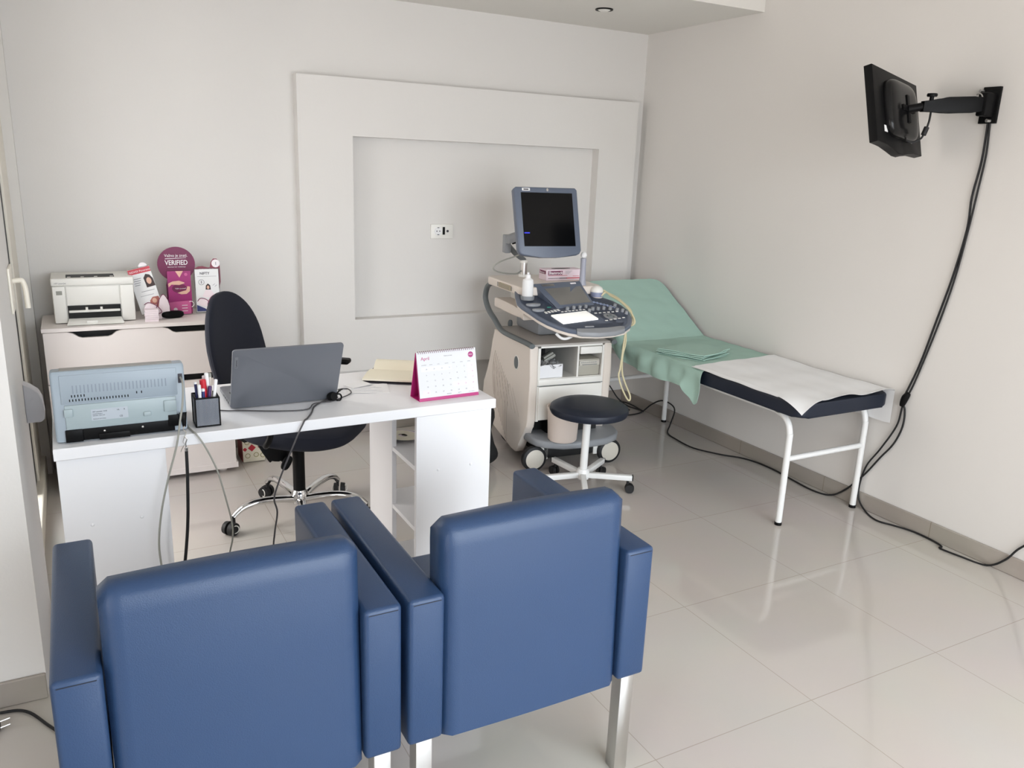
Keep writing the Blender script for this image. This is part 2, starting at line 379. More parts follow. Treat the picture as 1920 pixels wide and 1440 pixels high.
# ------------------------------------------------------------------ blue armchairs
def armchair(x0, label):
    x1 = x0+.650; y0, y1 = 1.436, 2.034
    t = thing('armchair', label, 'armchair', (x0+.325,1.73,0), group='pair of blue armchairs facing the desk')
    for a in (x0, x1-.084):
        o = MB().box(a, a+.084, y0, y1, .292, .655, b=.011, seg=3).build('armrest', BLUE, t)
        sm = MB()
        for ya in (y0-.0004, ): sm.box(a+.010, a+.074, ya, ya+.002, .6425, .6445)
        sm.build('seam', NAVY, o)
    def bk(x, dy, z): return (x, y0+.002+dy+(z-.29)*.03, z)
    bxa, bxb = x0+.087, x1-.087
    m = MB(); rings = []
    prof = [(.000,.287),(.0,.40),(.0,.60),(.0,.75),(.004,.780),(.016,.798),(.036,.804),(.064,.800),(.082,.786),(.088,.76),(.095,.60),(.100,.40),(.100,.29)]
    n = 24
    V = []
    for i in range(n+1):
        s_ = i/n; x = bxa+(bxb-bxa)*s_
        e = min(s_, 1-s_)*(bxb-bxa); ins = max(0, .016-e); q = .016-math.sqrt(max(0, .016**2-ins**2))
        sag = 0.004*math.sin(PI*s_)
        V.append([bk(x, min(max(p[0], q), .100-q)-sag*(1 if p[0] < .03 else -1), p[1]+(0 if p[1] < .7 else -q+sag*.8)) for p in prof])
    m.loft(V); m.build('backrest', BLUE, t, ang=60)
    MB().box(bxa, bxb, y0+.115, y1-.012, .300, .445, b=.022, seg=3).build('seat', BLUE, t)
    for (lx, ly) in ((x0+.022, y0+.012), (x1-.062, y0+.012), (x0+.022, y1-.052), (x1-.062, y1-.052)):
        MB().box(lx, lx+.040, ly, ly+.040, 0, .300, b=.002).build('leg', STEEL, t)
    return t
armchair(-.105, 'blue leatherette armchair with steel legs nearest the door pier')
armchair(.560, 'blue leatherette armchair in front of the calendar end of the desk')

# ------------------------------------------------------------------ office chair
CX, CY = .79, 3.36
t = thing('office_chair', 'navy fabric swivel office chair on chrome five-star base behind desk', 'office chair', (CX,CY,0))
for k in range(5):
    a = R((189,106,40,-28,-100)[k]); dx, dy = math.cos(a), math.sin(a)
    pr = [(0.03,.100),(.08,.112),(.15,.122),(.21,.122),(.26,.108),(.295,.080)]
    o = MB().tube([(CX+dx*r_, CY+dy*r_, z) for r_, z in pr], lambda q: .021-.006*q, 12, 5, flat=.8).build('base_arm', CHROME, t)
    wx, wy = CX+dx*.31, CY+dy*.31; px_, py_ = -math.sin(a+.5), math.cos(a+.5)
    c = MB().cyl((CX+dx*.295, CY+dy*.295, .085), (CX+dx*.295, CY+dy*.295, .048), .007, n=10); c.mi = 0
    for s_ in (-1, 1):
        c.cyl((wx+px_*.006*s_, wy+py_*.006*s_, .030), (wx+px_*.026*s_, wy+py_*.026*s_, .030), .030, .027, 20)
    c.mi = 1
    for s_ in (-1, 1):
        c.tube([(wx+px_*.0265*s_+.017*math.cos(q)*dx*0.9, wy+py_*.0265*s_+.017*math.cos(q)*dy*.9, .030+.017*math.sin(q)) for q in [2*PI*j/16 for j in range(17)]], .0022, 6, caps=False)
    c.build('caster', [RUBBER, CREAM2], t)
MB().lathe([(0,.075),(.030,.075),(.036,.095),(.036,.125),(.028,.142),(0,.142)], M=Matrix.Translation((CX,CY,0))).build('hub', CHROME, t)
MB().cyl((CX,CY,.14), (CX,CY,.345), .026).build('gas_column', BLACK, t)
MB().cyl((CX,CY,.345), (CX,CY,.40), .014).build('piston', CHROME, t)
ph = R(-35); D = Matrix.Translation((CX,CY,0)) @ Matrix.Rotation(ph, 4, 'Z')
def seatwarp(p):
    q = p.copy(); u = p.x/.235
    if p.z < 0: q.z *= 1+.5*(1-min(1, abs(u)**2))
    q.z += .012*max(0, -u) - .03*max(0, u-.6)**2; return q
MB(D).sell((.035,0,.445), .245, .240, .042, .55, .55, 44, 14, warp=seatwarp).build('seat', NAVYF, t)
MB(D).box(-.14, .10, -.075, .075, .365, .405, b=.01).build('mechanism', BLACK, t)
MB().prism([(.605,.42),(.607,.395),(.628,.350),(.652,.308),(.658,.302),(.667,.308),(.674,.316),(.698,.312),(.708,.298),(.716,.306),(.733,.324),(.760,.345),(.775,.40)], lambda x,z: (x,3.30,z), lambda x,z: (x,3.40,z), b=.008).build('tilt_housing', BLACK, t)
m = MB(D); m.prism([(-.13,.38),(-.13,.43),(-.22,.44),(-.285,.50),(-.30,.66),(-.28,.66),(-.262,.515),(-.255,.42),(-.25,.365),(-.225,.352),(-.20,.37),(-.16,.36),(-.145,.345),(-.13,.355)], lambda x,z: (x,-.045,z), lambda x,z: (x,.045,z), b=.006)
m.build('back_bracket', BLACK, t)
def bwarp(p):
    z = p.z+.235; hw = 1.0-.18*max(0, (p.z-.0)/.235)**2
    return Vector((p.x-.03*(1-(p.y/.2)**2)-.05*(p.z/.235)+ .02*(p.z/.235)**2, p.y*hw, p.z))
MB(D).sell((-.265,.015,.735), .034, .245, .262, .75, .85, 30, 26, warp=bwarp).build('backrest', NAVYF, t)
for s_ in (-1, 1):
    m = MB(D); m.tube([(-.06,s_*.15,.42),(-.03,s_*.262,.43),(.0,s_*.285,.48),(.02,s_*.285,.60),(.06,s_*.275,.655)], .013, 10, 5)
    m.box(-.10, .15, s_*.275-.028, s_*.275+.028, .655, .680, b=.011, seg=3); m.build('armrest', BLACK, t)
m = MB(); m.tube([(.76,3.31,.395),(.735,3.29,.37),(.728,3.285,.335)], .004, 8, 4); m.sell((.722,3.285,.300), .020, .008, .034, .8, .8, 16, 10, M=Matrix.Rotation(R(28),4,'Y')); m.build('height_lever', BLACK, t)

# ------------------------------------------------------------------ saddle stool and bin
sx, sy = 2.150, 3.150
t = thing('swivel_stool', 'round navy vinyl stool on white five-arm base before the ultrasound machine', 'stool', (sx,sy,0))
MB().lathe([(0,.408),(.165,.408),(.185,.415),(.192,.430),(.188,.447),(.170,.458),(.12,.463),(0,.465)], 48, Matrix.Translation((sx-.015,sy-.04,0))).build('seat', NAVY, t)
MB().lathe([(0,.398),(.11,.398),(.11,.409),(0,.409)], 40, Matrix.Translation((sx-.015,sy-.04,0))).build('seat_pan', FRAMEW, t)
MB().cyl((sx,sy,.09), (sx-.006,sy-.02,.402), .019).build('post', FRAMEW, t)
MB().lathe([(0,.060),(.030,.060),(.032,.075),(.032,.100),(.026,.112),(0,.112)], M=Matrix.Translation((sx,sy,0))).build('hub', FRAMEW, t)
for ang in (-34, 32, 96, 170, 240):
    M = Matrix.Translation((sx,sy,0)) @ Matrix.Rotation(R(ang), 4, 'Z')
    o = MB(M).box(.025, .245, -.013, .013, .066, .092, b=.002).build('base_arm', FRAMEW, t)
    MB(M).box(.245, .250, -.013, .013, .066, .092).build('end_cap', BLACK, o)
    c = MB(M); c.cyl((.225,0,.068), (.225,0,.045), .007, n=10)
    for s_ in (-1, 1): c.cyl((.235,.004*s_,.024), (.235,.019*s_,.024), .024, .022, 18)
    c.build('caster', RUBBER, t)
bm_ = thing('waste_bin', 'small cream cylindrical bin tucked under the round stool', 'bin', (2.158,3.392,.182))
# sits on the machine's front foot plate, so its base is raised
MB().lathe([(0,.183),(.070,.183),(.076,.190),(.084,.355),(.086,.360),(.081,.360),(.072,.192),(0,.190)], 36, Matrix.Translation((2.172,3.395,0))).build('body', BIN, bm_)
MB().lathe([(.0835,.352),(.0885,.354),(.0885,.362),(.082,.362)], 36, Matrix.Translation((2.172,3.395,0))).build('rim', BIN, bm_)

# ------------------------------------------------------------------ exam couch
t = thing('exam_couch', 'white tube-frame examination couch with dark navy mattress along the wall', 'couch', (3.0,3.2,0))
r_ = .015
for x, nm in ((2.762,'side_frame'), (3.262,'side_frame')):
    MB().tube([(x,2.43,.012),(x,2.43,.40),(x,2.432,.44),(x,2.445,.482),(x,2.475,.512),(x,2.52,.524),(x,2.60,.527),(x,3.9,.527),(x,4.14,.527)], r_, 14, 4).build(nm, FRAMEW, t)
    MB().cyl((x,3.90,.012), (x,3.90,.52), .015).build('leg', FRAMEW, t)
    for y in (2.43, 3.90): MB().cyl((x,y,0), (x,y,.014), .0165).build('foot_cap', BLACK, t)
MB().cyl((2.762,2.43,.322), (3.262,2.43,.322), .013).build('crossbar', FRAMEW, t)
MB().cyl((2.762,3.90,.322), (3.262,3.90,.322), .013).build('crossbar', FRAMEW, t)
for y in (2.60, 3.60): MB().cyl((2.762,y,.527), (3.262,y,.527), .012).build('crossbar', FRAMEW, t)
m = MB(); m.prism(rrect(2.695, 3.272, 2.325, 3.615, .05), lambda x,y: (x,y,.545), lambda x,y: (x,y,.610), b=.012, seg=3); m.build('mattress', NAVY, t)
BY, BZ = 3.625, .578; ba = math.atan2(.30, .50)
MBk = Matrix.Translation((0,BY,BZ)) @ Matrix.Rotation(ba, 4, 'X')
m = MB(MBk); m.prism(rrect(2.695, 3.272, 0, .575, .07), lambda x,y: (x,y*.955,-.033), lambda x,y: (x,y*.955,.030), b=.012, seg=3); m.build('backrest', NAVY, t)
m = MB(MBk); m.box(2.76, 3.26, .02, .50, -.050, -.034); m.build('backrest_board', FRAMEW, t)
for x in (2.80, 3.22): MB().tube([(x,4.02,.527),(x,4.02,.60),(x,3.99,.755)], .009, 8).build('backrest_strut', FRAMEW, t)
# mint sheet: rises over the backrest and hangs over the near long side
def hemz(y):
    K = [(2.93,.470),(2.965,.435),(3.0,.455),(3.09,.508),(3.25,.498),(3.46,.502),(3.57,.512),(3.72,.53)]
    for (a, za), (b, zb) in zip(K, K[1:]):
        if y <= b: return za+(zb-za)*max(0,(y-a))/(b-a)
    return .53
ca, sa = math.cos(ba), math.sin(ba)
def sheet(i, j):
    # i along the couch 0..1, j across: 0 wall side -> 1 hem
    L1, L2 = .68, .560; s_ = i*(L1+L2+.04)
    top = .6165
    if s_ <= L1: y = 2.945+s_; z = top; th = 0; ny, nz = 0, 1
    else:
        q = s_-L1; th = ba*min(1, q/.03)
        if q <= L2: y = BY+q*ca-.0365*sa; z = BZ+q*sa+.0365*ca
        else:
            e = q-L2; y = BY+L2*ca-.0365*sa+e*.4; z = BZ+L2*sa+.0365*ca-e*.9
        ny, nz = -math.sin(th), math.cos(th)
    xs0, xs1 = 3.278, 2.690
    q = max(0, s_-L1)
    if s_ > L1+L2-.07:                       # round off the upper corners
        e = min(.07, s_-(L1+L2-.07)); cut = .07-math.sqrt(max(0,.07**2-e**2)); xs0 -= cut; xs1 += cut
    if j <= .62:
        k = j/.62; x = xs0+(xs1-xs0)*k
        wr = .0018*math.sin(y*37+x*9)+.0012*math.sin(x*41-y*13)+.0020*max(0,math.sin(y*16+x*5))
        z2 = z+abs(wr)*nz; y2 = y+abs(wr)*ny
        if abs(s_-L1) < .05: z2 += .004*(1-abs(s_-L1)/.05)
        return (x, y2, z2)
    k = (j-.62)/.38
    x = xs1-.010*math.sin(min(1,k*3)*PI/2)-.012*k*(.5+.5*math.sin(y*15+1.1))-.005*k*math.sin(y*37)-.004*math.sin(k*PI)*math.sin(y*52)
    if s_ <= L1:
        zz = z-(z-hemz(y))*k; return (x-.006*math.sin(k*5+y*9), y+.012*k*math.sin(y*50)*(1 if y > 3 else 0), zz)
    dr = .095*(1-.25*min(1,q/.3))*k
    return (x, y-ny*0+sa*dr*.3*min(1,q/.05)-(0), z-dr)
m = MB(); m.grid(sheet, 96, 44, .0015)
solo(m, 'couch_sheet', MINT, 'mint green cotton sheet draped over the raised head end of the couch', 'sheet')
# folded sheet on top
m = MB(); rnd = random.Random(3)
base = [(2.700,3.335),(2.800,3.085),(3.055,3.175),(2.985,3.400)]
for k in range(5):
    z = .6235+.0062*k; sx_ = .010*math.sin(k*2.1)
    def fn(i, j, z=z, sx_=sx_, k=k):
        a, b, c, d_ = [Vector((*p, 0)) for p in base]
        p = a.lerp(b, i).lerp(d_.lerp(c, i), j); 
        return (p.x+sx_+.004*math.sin(i*9+k), p.y-sx_*.6+.006*math.sin(j*7+k*2), z+.0012*math.sin(i*11+j*6+k)+.004*(k/5)*(i**6))
    mm = MB(); mm.grid(fn, 22, 22, .0045); me = bpy.data.meshes.new('x'); mm.bm.to_mesh(me); mm.bm.free(); m.bm.from_mesh(me); bpy.data.meshes.remove(me)
solo(m, 'folded_sheet', MINT, 'folded mint green sheet lying flat on the couch', 'sheet')
# couch paper
def paper(i, j):
    x0_, x1_ = 2.672, 3.280; y0_, y1_ = 2.318, 3.02+.05*j
    L = 1.0; s_ = j*(x1_-x0_+.16)
    x = x0_+s_; y = y0_+(y1_-y0_)*i; z = .6235+.004*max(0,min(1,(y-2.85)/.12))+.0016*math.sin(x*17+y*9)+.0012*math.sin(y*31)+.0008*math.sin(x*55)
    if x > x1_: e = x-x1_; x = x1_+.004; z -= e
    if x > 3.275 and y < 2.6: pass
    u = max(0, .13-math.hypot(max(0,x-2.672), max(0,y-2.318)))   # drooping corner
    z -= u*u*2.6; y -= u*.22; x -= u*.10
    z += .010*math.exp(-((y-2.318)/.02)**2)*(.5+.5*math.sin(x*26))*(1 if u == 0 else 0)
    if x < 2.695 and u == 0: z -= .004
    return (x, y, z)
m = MB(); m.grid(paper, 70, 80, .0008)
solo(m, 'couch_paper', PAPER, 'white crinkled paper covering the foot end of the couch', 'paper')

# ------------------------------------------------------------------ monitor on the right wall
t = thing('wall_monitor', 'black flat monitor seen from behind on the wall bracket', 'monitor', (2.97,2.31,1.66))
Mm = Matrix.Translation((2.971,2.300,1.818)) @ Matrix.Rotation(R(15.5),4,'Z') @ Matrix.Rotation(R(-15.5),4,'X') @ Matrix.Rotation(R(5.9),4,'Y')
W2, H2 = .215, .150
m = MB(Mm); pts = rrect(-W2, W2, -H2, H2, .006, 3)
bot = [(-W2,H2),(W2,H2),(W2,-H2+.002),(.13,-H2),(.07,-H2-.010),(.02,-H2-.022),(-.02,-H2-.022),(-.07,-H2-.010),(-.13,-H2),(-W2,-H2+.002)]
m.prism(bot, lambda x,z: (x,-.012,z), lambda x,z: (x,.022,z), b=.003); m.build('housing', BLACK, t)
BK = mat('glossy_black_plastic', (13,13,14), .2, spec=.3)
MB(Mm).sell((0,-.010,0), .135, .042, .115, .45, .5, 40, 18).build('rear_bulge', BK, t)
MB(Mm).box(-.200,.200,.0221,.0235,-.128,.138).build('screen', SCREEN, t, False)
MB(Mm).box(-.145,-.118,-.0135,-.0120,-.100,-.075).build('sticker', PAPER, t, False)
MB(Mm).box(.105,.117,-.0135,-.0120,-.110,-.100).build('port_label', PAPER, t, False)
t = thing('wall_bracket', 'black articulated bracket bolted to the wall and carrying the monitor', 'bracket', (3.29,2.11,1.79))
MB().box(3.286, 3.300, 2.078, 2.150, 1.790, 1.930, b=.002).build('wall_plate', BLACK, t)
MB().box(3.225, 3.287, 2.088, 2.128, 1.815, 1.905, b=.006).build('hinge_block', BLACK, t)
A0, A1 = Vector((3.245,2.108,1.860)), Vector((3.030,2.205,1.845))
dA = (A1-A0).normalized(); ra = Matrix.Translation(A0) @ Matrix(((dA.x,-dA.y,0,0),(dA.y,dA.x,0,0),(dA.z,0,1,0),(0,0,0,1)))
LA = (A1-A0).length
MB(ra).prism([(0,-.026),(.03,-.026),(.05,-.031),(.15,-.031),(.17,-.026),(LA+.02,-.022),(LA+.02,.018),(.18,.024),(.155,.031),(.05,.031),(.03,.026),(0,.026)], lambda x,z: (x,-.014,z), lambda x,z: (x,.014,z), b=.003).build('arm', BLACK, t)
MB().cyl((3.045,2.200,1.862), (3.045,2.200,1.880), .008).lathe([(0,0),(.018,0),(.020,.006),(.018,.012),(0,.012)], 20, Matrix.Translation((3.045,2.200,1.880))).build('knob', BLACK, t)
e0 = Mm @ Vector((0,-.052,0)); MB().tube([A1, A1.lerp(e0,.5), e0], .016, 12).build('tilt_joint', BLACK, t)
m = MB(Mm); m.box(-.055,.055,-.056,-.050,-.010,.010).box(-.010,.010,-.056,-.050,-.055,.055); m.build('mounting_plate', BLACK, t)
for (y, z) in ((2.148,1.915),(2.100,1.800)):
    MB().cyl((3.286,y,z), (3.270,y+.005,z), .007, n=12).build('bolt', STEEL, t)
MB().tube([(3.224,2.125+.018*math.cos(q),1.882+.018*math.sin(q)) for q in [R(60)+R(240)*j/14 for j in range(15)]], .003, 6).build('hook', STEEL, t)
m = MB(); m.tube([(3.06,2.205,1.832),(3.052,2.20,1.79),(3.050,2.205,1.76)], .004, 8, 5); m.cyl((3.050,2.205,1.765),(3.040,2.207,1.735), .010, n=10)
m.tube([(3.040,2.207,1.735),(3.03,2.21,1.72),(3.005,2.222,1.705),(2.985,2.24,1.712)], .004, 8, 5)
solo(m, 'monitor_lead', RUBBER, 'short black lead with a thick ferrite bead hanging under the bracket arm', 'cable')

# ------------------------------------------------------------------ ultrasound machine (local frame: u right, v back)
MO = thing('ultrasound_machine', 'cream and slate blue ultrasound scanner cart with monitor and console', 'ultrasound machine', (2.05,3.50,0), R(-5), local=True)
def part(m, name, mats, parent=MO, **k): return m.build(name, mats, parent, **k)
side = [(0,.665),(-.004,.50),(0,.27),(.012,.225),(.055,.19),(.088,.15),(.100,.095),(.125,.058),(.155,.047),(.2,.055),(.457,.095),(.60,.155),(.655,.25),(.64,.33),(.58,.42),(.535,.50),(.505,.60),(.500,.665)]
for (ua, ub) in ((-.030,.016),(.404,.450)):
    o = part(MB().prism(side, lambda v,z: (ua,v,z), lambda v,z: (ub,v,z), b=.010, seg=3), 'side_panel', CREAM)
    if ua < 0:
        g = MB()
        for k in range(12):
            c = [(.47-.019*k+.03*math.sin(q*PI)*(1-k/24), .545-.013*k-(.26+.012*k)*q*(1-.012*k)) for q in [j/8 for j in range(9)]]
            g.tube([(ua-.0005, v, z) for v, z in c], .0016, 4)
        for k in range(8): g.tube([(ua-.0005, .49-.04*k, .48-.012*k), (ua-.0005, .49-.05*k-.03, .30-.006*k)], .0012, 4)
        part(g, 'vent_grille', mat('cream_groove_shade',(176,164,154),.5), o)
        part(MB().prism(circ(.171,.545,.026,24,.034), lambda v,z: (ua-.003,v,z), lambda v,z: (ua+.002,v,z)), 'round_emblem', GREYD, o)
        part(MB().prism(circ(.171,.545,.031,24,.040), lambda v,z: (ua-.0015,v,z), lambda v,z: (ua+.002,v,z)), 'emblem_ring', CREAM2, o)
# carcass pieces
m = MB(); m.box(.016,.030,.0,.55,.26,.655).box(.392,.404,.0,.55,.26,.655).box(.03,.392,.53,.55,.12,.655).box(.030,.392,.004,.53,.478,.490).box(.030,.392,.0,.53,.655,.665).box(.246,.256,.004,.40,.490,.655)
part(m, 'carcass', CREAM2, smooth=False)
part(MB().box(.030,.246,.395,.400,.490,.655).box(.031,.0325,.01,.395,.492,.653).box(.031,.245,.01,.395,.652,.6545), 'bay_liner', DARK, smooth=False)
part(MB().box(.020,.398,-.006,.010,.455,.488,b=.004), 'shelf_lip', CREAM2)
part(MB().box(.022,.396,-.010,.008,.268,.450,b=.005), 'front_door', CREAM2)
part(MB().box(.016,.404,-.002,.004,.452,.455), 'shadow_gap', GREYD, smooth=False)
o = part(MB().box(.262,.390,-.002,.20,.612,.650,b=.002), 'drawer', CREAM2)
part(MB().prism([(-.028,.06),(-.03,0.0),(-.02,-.004),(.44,-.004),(.452,.02),(.452,.49),(.43,.505),(-.01,.505),(-.028,.49)], lambda u,v: (u,v,.665), lambda u,v: (u,v,.676), b=.003), 'deck', mat('warm_grey_plastic',(170,164,158),.45))
part(MB().tube([(-.030,-.02,.672),(-.032,.05,.676),(-.032,.30,.672),(-.031,.385,.676),(-.030,.440,.692),(-.030,.500,.720),(-.030,.585,.755),(-.030,.645,.812),(-.030,.632,.872),(-.030,.585,.905),(-.022,.51,.920),(-.01,.44,.915)], .0165, 12, 5, flat=.8), 'handle_rail', GREYD)
part(MB().tube([(.450,-.02,.672),(.452,.05,.676),(.452,.30,.672),(.451,.385,.676),(.450,.440,.692),(.450,.500,.720),(.450,.585,.755),(.450,.645,.812),(.450,.632,.872),(.450,.585,.905),(.44,.51,.920),(.42,.44,.915)], .0165, 12, 5, flat=.8), 'handle_rail', GREYD)
part(MB().sell((.068,.50,.690), .014, .012, .022, .8, 1, 16, 10), 'latch_knob', GREYD)
# foot plate and wheels
fp = [(-.008,.02),(-.004,-.05),(.035,-.10),(.12,-.145),(.25,-.155),(.38,-.140),(.46,-.095),(.505,-.03),(.510,.04),(.50,.50),(-.008,.50)]
part(MB().prism(fp, lambda u,v: (u,v,.140), lambda u,v: (u,v,.180), b=.014, seg=3), 'foot_plate', GREYP)
part(MB().box(.06,.42,-.02,.48,.055,.140,b=.006).box(.02,.10,.10,.46,.18,.27).box(.1,.40,.03,.50,.18,.26), 'undercarriage', DARK)
for (u, v) in ((.002,-.03),(.452,-.035),(.07,.42),(.40,.42)):
    c = MB(); c.lathe([(0,-.018),(.060,-.018),(.068,-.012),(.068,.012),(.060,.018),(0,.018)], 36, Matrix.Translation((u,v,.068)) @ Matrix.Rotation(R(90),4,'X'))
    o = part(c, 'wheel', RUBBER)
    part(MB().lathe([(0,.0215),(.046,.0205),(.054,.0175),(.054,.010)], 36, Matrix.Translation((u,v,.068)) @ Matrix.Rotation(R(90),4,'X')), 'wheel_disc', mat('wheel_disc_plastic',(196,190,178),.5) if 'wheel_disc_plastic' not in MATS else MATS['wheel_disc_plastic'], o)
    part(MB().box(u+.045 if u < .2 else u-.09, u+.09 if u < .2 else u-.045, v+.01, v+.05, .05, .142, b=.004), 'wheel_fork', CREAM2)
# upper deck with vent, lower support
ud = [(-.045,.575),(-.050,.55),(-.040,.16),(-.01,.12),(.40,.12),(.44,.16),(.44,.575),(.42,.60),(-.02,.60)]
part(MB().prism(ud, lambda u,v: (u,v,.908), lambda u,v: (u,v,.952), b=.007, seg=3), 'upper_deck', CREAM)
g = MB(); g.box(-.0535,-.045,.245,.40,.918,.943); part(g, 'vent', mat('tan_vent',(176,164,140),.6), smooth=False)
g = MB()
for k in range(4): g.box(-.0542,-.0530,.248,.397,.921+.0055*k,.9222+.0055*k)
for v in (.225,.415): 
    for k in range(4): g.box(-.0522,-.0490,v,v+.008,.920+.006*k,.923+.006*k)
part(g, 'vent_slats', GREYD, smooth=False)
part(MB().prism([(-.02,.53),(-.025,.25),(-.05,.10),(-.07,.02),(.45,.02),(.44,.53)], lambda u,v: (u,v,.785 if v > .2 else .80), lambda u,v: (u,v,.838), b=.008, seg=2), 'console_support', CREAM)
part(MB().box(.10,.32,.20,.50,.676,.79,b=.02), 'lift_column', GREYP)
part(MB().box(.06,.36,.24,.50,.838,.91,b=.01), 'lift_column', CREAM2)
# console
SL = .25
def cz(v): return .803+SL*(v+.3)
outl = [(.028,.30),(-.03,.235),(-.06,.16),(-.091,.060),(-.088,.01),(-.073,-.05),(-.058,-.12),(-.035,-.18),(.0,-.235),(.04,-.275),(.09,-.303),(.177,-.318),(.27,-.314),(.34,-.295),(.40,-.252),(.452,-.175),(.482,-.09),(.480,-.02),(.46,.04),(.42,.09),(.40,.20),(.37,.30)]
cc = Vector((.19,-.02))
def ring(s_, dz): return [(cc.x+(u-cc.x)*s_, cc.y+(v-cc.y)*s_, cz(cc.y+(v-cc.y)*s_)+dz) for u, v in outl]
part(MB().loft([ring(.93,-.004), ring(.985,-.004), ring(1.0,-.010), ring(.995,-.020)]), 'console_top', SLATE)
part(MB().loft([ring(.992,-.020), ring(.985,-.034), ring(.93,-.044), ring(.6,-.060)]), 'console_shell', CREAM)
part(MB().loft([ring(.0,-.0035), ring(.5,-.0035), ring(.928,-.0035)]), 'console_surface', SLATED)
# front hand grip
gp = [(.085,-.268),(.16,-.283),(.25,-.283),(.33,-.262),(.352,-.272),(.335,-.303),(.27,-.326),(.177,-.331),(.09,-.316),(.072,-.300)]
part(MB().prism(gp, lambda u,v: (u,v,cz(v)-.022), lambda u,v: (u,v,cz(v)+.001), b=.005, seg=3), 'hand_grip', GREYP)
part(MB().box(.135,.185,-.262,-.252,cz(-.257)-.004,cz(-.257)+.003,b=.001), 'latch', GREYP)
# keyboard
kb = [(.018,-.119),(.231,-.086),(.252,-.179),(.04,-.213)]
part(MB().prism(kb, lambda u,v: (u,v,cz(v)-.004), lambda u,v: (u,v,cz(v)+.004), b=.0015), 'keyboard', KEYW)
# round controls
kn = [(.14,-.054),(.181,-.045),(.218,-.040),(.255,-.035),(.251,-.083),(.280,-.065),(.312,-.064),(.346,-.062),(.38,-.069),(.43,-.031),(.412,-.086),(.437,-.099),(.445,-.125)]
up_ = Matrix.Rotation(math.atan(SL),4,'X')
for u, v in kn: part(MB(Matrix.Translation((u,v,cz(v)-.004)) @ up_).lathe([(0,0),(.0095,0),(.0085,.014),(.0075,.016),(0,.016)], 18), 'knob', GREYP)
Mt = Matrix.Translation((.338,-.150,cz(-.150)-.003)) @ up_
part(MB(Mt).lathe([(.020,0),(.036,0),(.036,.002),(.020,.002)], 28), 'trackball_ring', GREYP)
part(MB(Mt).lathe([(0,.011),(.008,.010),(.014,.006),(.017,0),(0,0)], 24), 'trackball', GREYD)
k_ = 0
for (u, v, wd, mt_) in [(.053,-.019,.022,GREEN)]+[(.008+.020*i,-.086+.006*i+.012*j,.014,CREAM2) for i in range(5) for j in range(2)]+[(.10+.022*i,-.078+.003*i,.014,CREAM2) for i in range(7)]+[(.275+.026*i,-.108+.002*i,.015,CREAM2) for i in range(6)]+[(.29+.028*i,-.196+.006*i,.016,CREAM2) for i in range(5)]:
    part(MB(Matrix.Translation((u,v,cz(v)-.003)) @ up_).box(-wd/2,wd/2,-.003,.003,0,.0035,b=.001,seg=1), 'button', mt_, smooth=False)
g = MB()
for i in range(7):
    for j in range(3): g.M = Matrix.Translation((.325+.014*i+.004*j,.045-.012*i-.012*j+.0,cz(.04-.012*i-.012*j)-.003)) @ up_; g.box(-.004,.004,-.0025,.0025,0,.004)
part(g, 'key_block', mat('light_steel_blue_keys',(150,162,190),.4), smooth=False)
# holders on the left
for (u, v, a, b_) in ((-.018,.018,.040,.020),(-.018,-.046,.034,.018)):
    part(MB().prism(circ(u,v,a,24,b_), lambda x,y: (x,y,cz(v)-.012), lambda x,y: (x,y,cz(v)+.004), b=.002), 'holder_lid', GREYP)
g = MB(Matrix.Translation((-.020,.088,cz(.088)-.006))); g.lathe([(.030,0),(.034,.002),(.036,.022),(.033,.022),(.030,.004),(0,.004)], 28); part(g, 'cup_holder', GREYP)
# touch panel wedge
P0 = Vector((.10,-.040,cz(-.04))); 
wp = {'bl':(.095,-.035,.868),'br':(.325,-.005,.876),'tl':(.035,.150,.968),'tr':(.315,.160,.978)}
wb = {'bl':(.095,-.035,.860),'br':(.325,-.005,.862),'tl':(.035,.215,.900),'tr':(.315,.225,.905)}
def wedge(): 
    r0 = [Vector(wp[k]) for k in ('bl','br','tr','tl')]; r1 = [Vector(wb[k]) for k in ('bl','br','tr','tl')]
    return r0, r1
r0, r1 = wedge(); m = MB(); m.loft([r1, r0])
bmesh.ops.bevel(m.bm, geom=m.bm.edges[:], offset=.006, segments=2, profile=.5, affect='EDGES'); tpn = part(m, 'touch_panel_housing', SLATE)
def wq(a, b, h=.0015):
    q = r0[0].lerp(r0[1], a).lerp(r0[3].lerp(r0[2], a), b); n = (r0[1]-r0[0]).cross(r0[3]-r0[0]).normalized(); return q+n*h
m = MB(); m.loft([[wq(.13,.10,-.002),wq(.93,.10,-.002),wq(.93,.76,-.002),wq(.13,.76,-.002)],[wq(.13,.10),wq(.93,.10),wq(.93,.76),wq(.13,.76)]]); part(m, 'touch_screen', TSCREEN, tpn, smooth=False)
m = MB(); m.loft([[wq(.14,.85,0),wq(.40,.85,0),wq(.40,.93,0),wq(.14,.93,0)],[wq(.14,.85,.002),wq(.40,.85,.002),wq(.40,.93,.002),wq(.14,.93,.002)]]); part(m, 'silver_badge', STEEL, tpn, smooth=False)
m = MB(); m.loft([[wq(.76,.87,0),wq(.88,.87,0),wq(.88,.92,0),wq(.76,.92,0)],[wq(.76,.87,.002),wq(.88,.87,.002),wq(.88,.92,.002),wq(.76,.92,.002)]]); part(m, 'white_badge', WPRINT, tpn, smooth=False)
# small hook under the console
part(MB().tube([(.01,-.20,.775),(.03,-.215,.755),(.055,-.225,.752),(.08,-.235,.765),(.088,-.235,.775)], .007, 8, 5), 'cable_hook', PAPER)
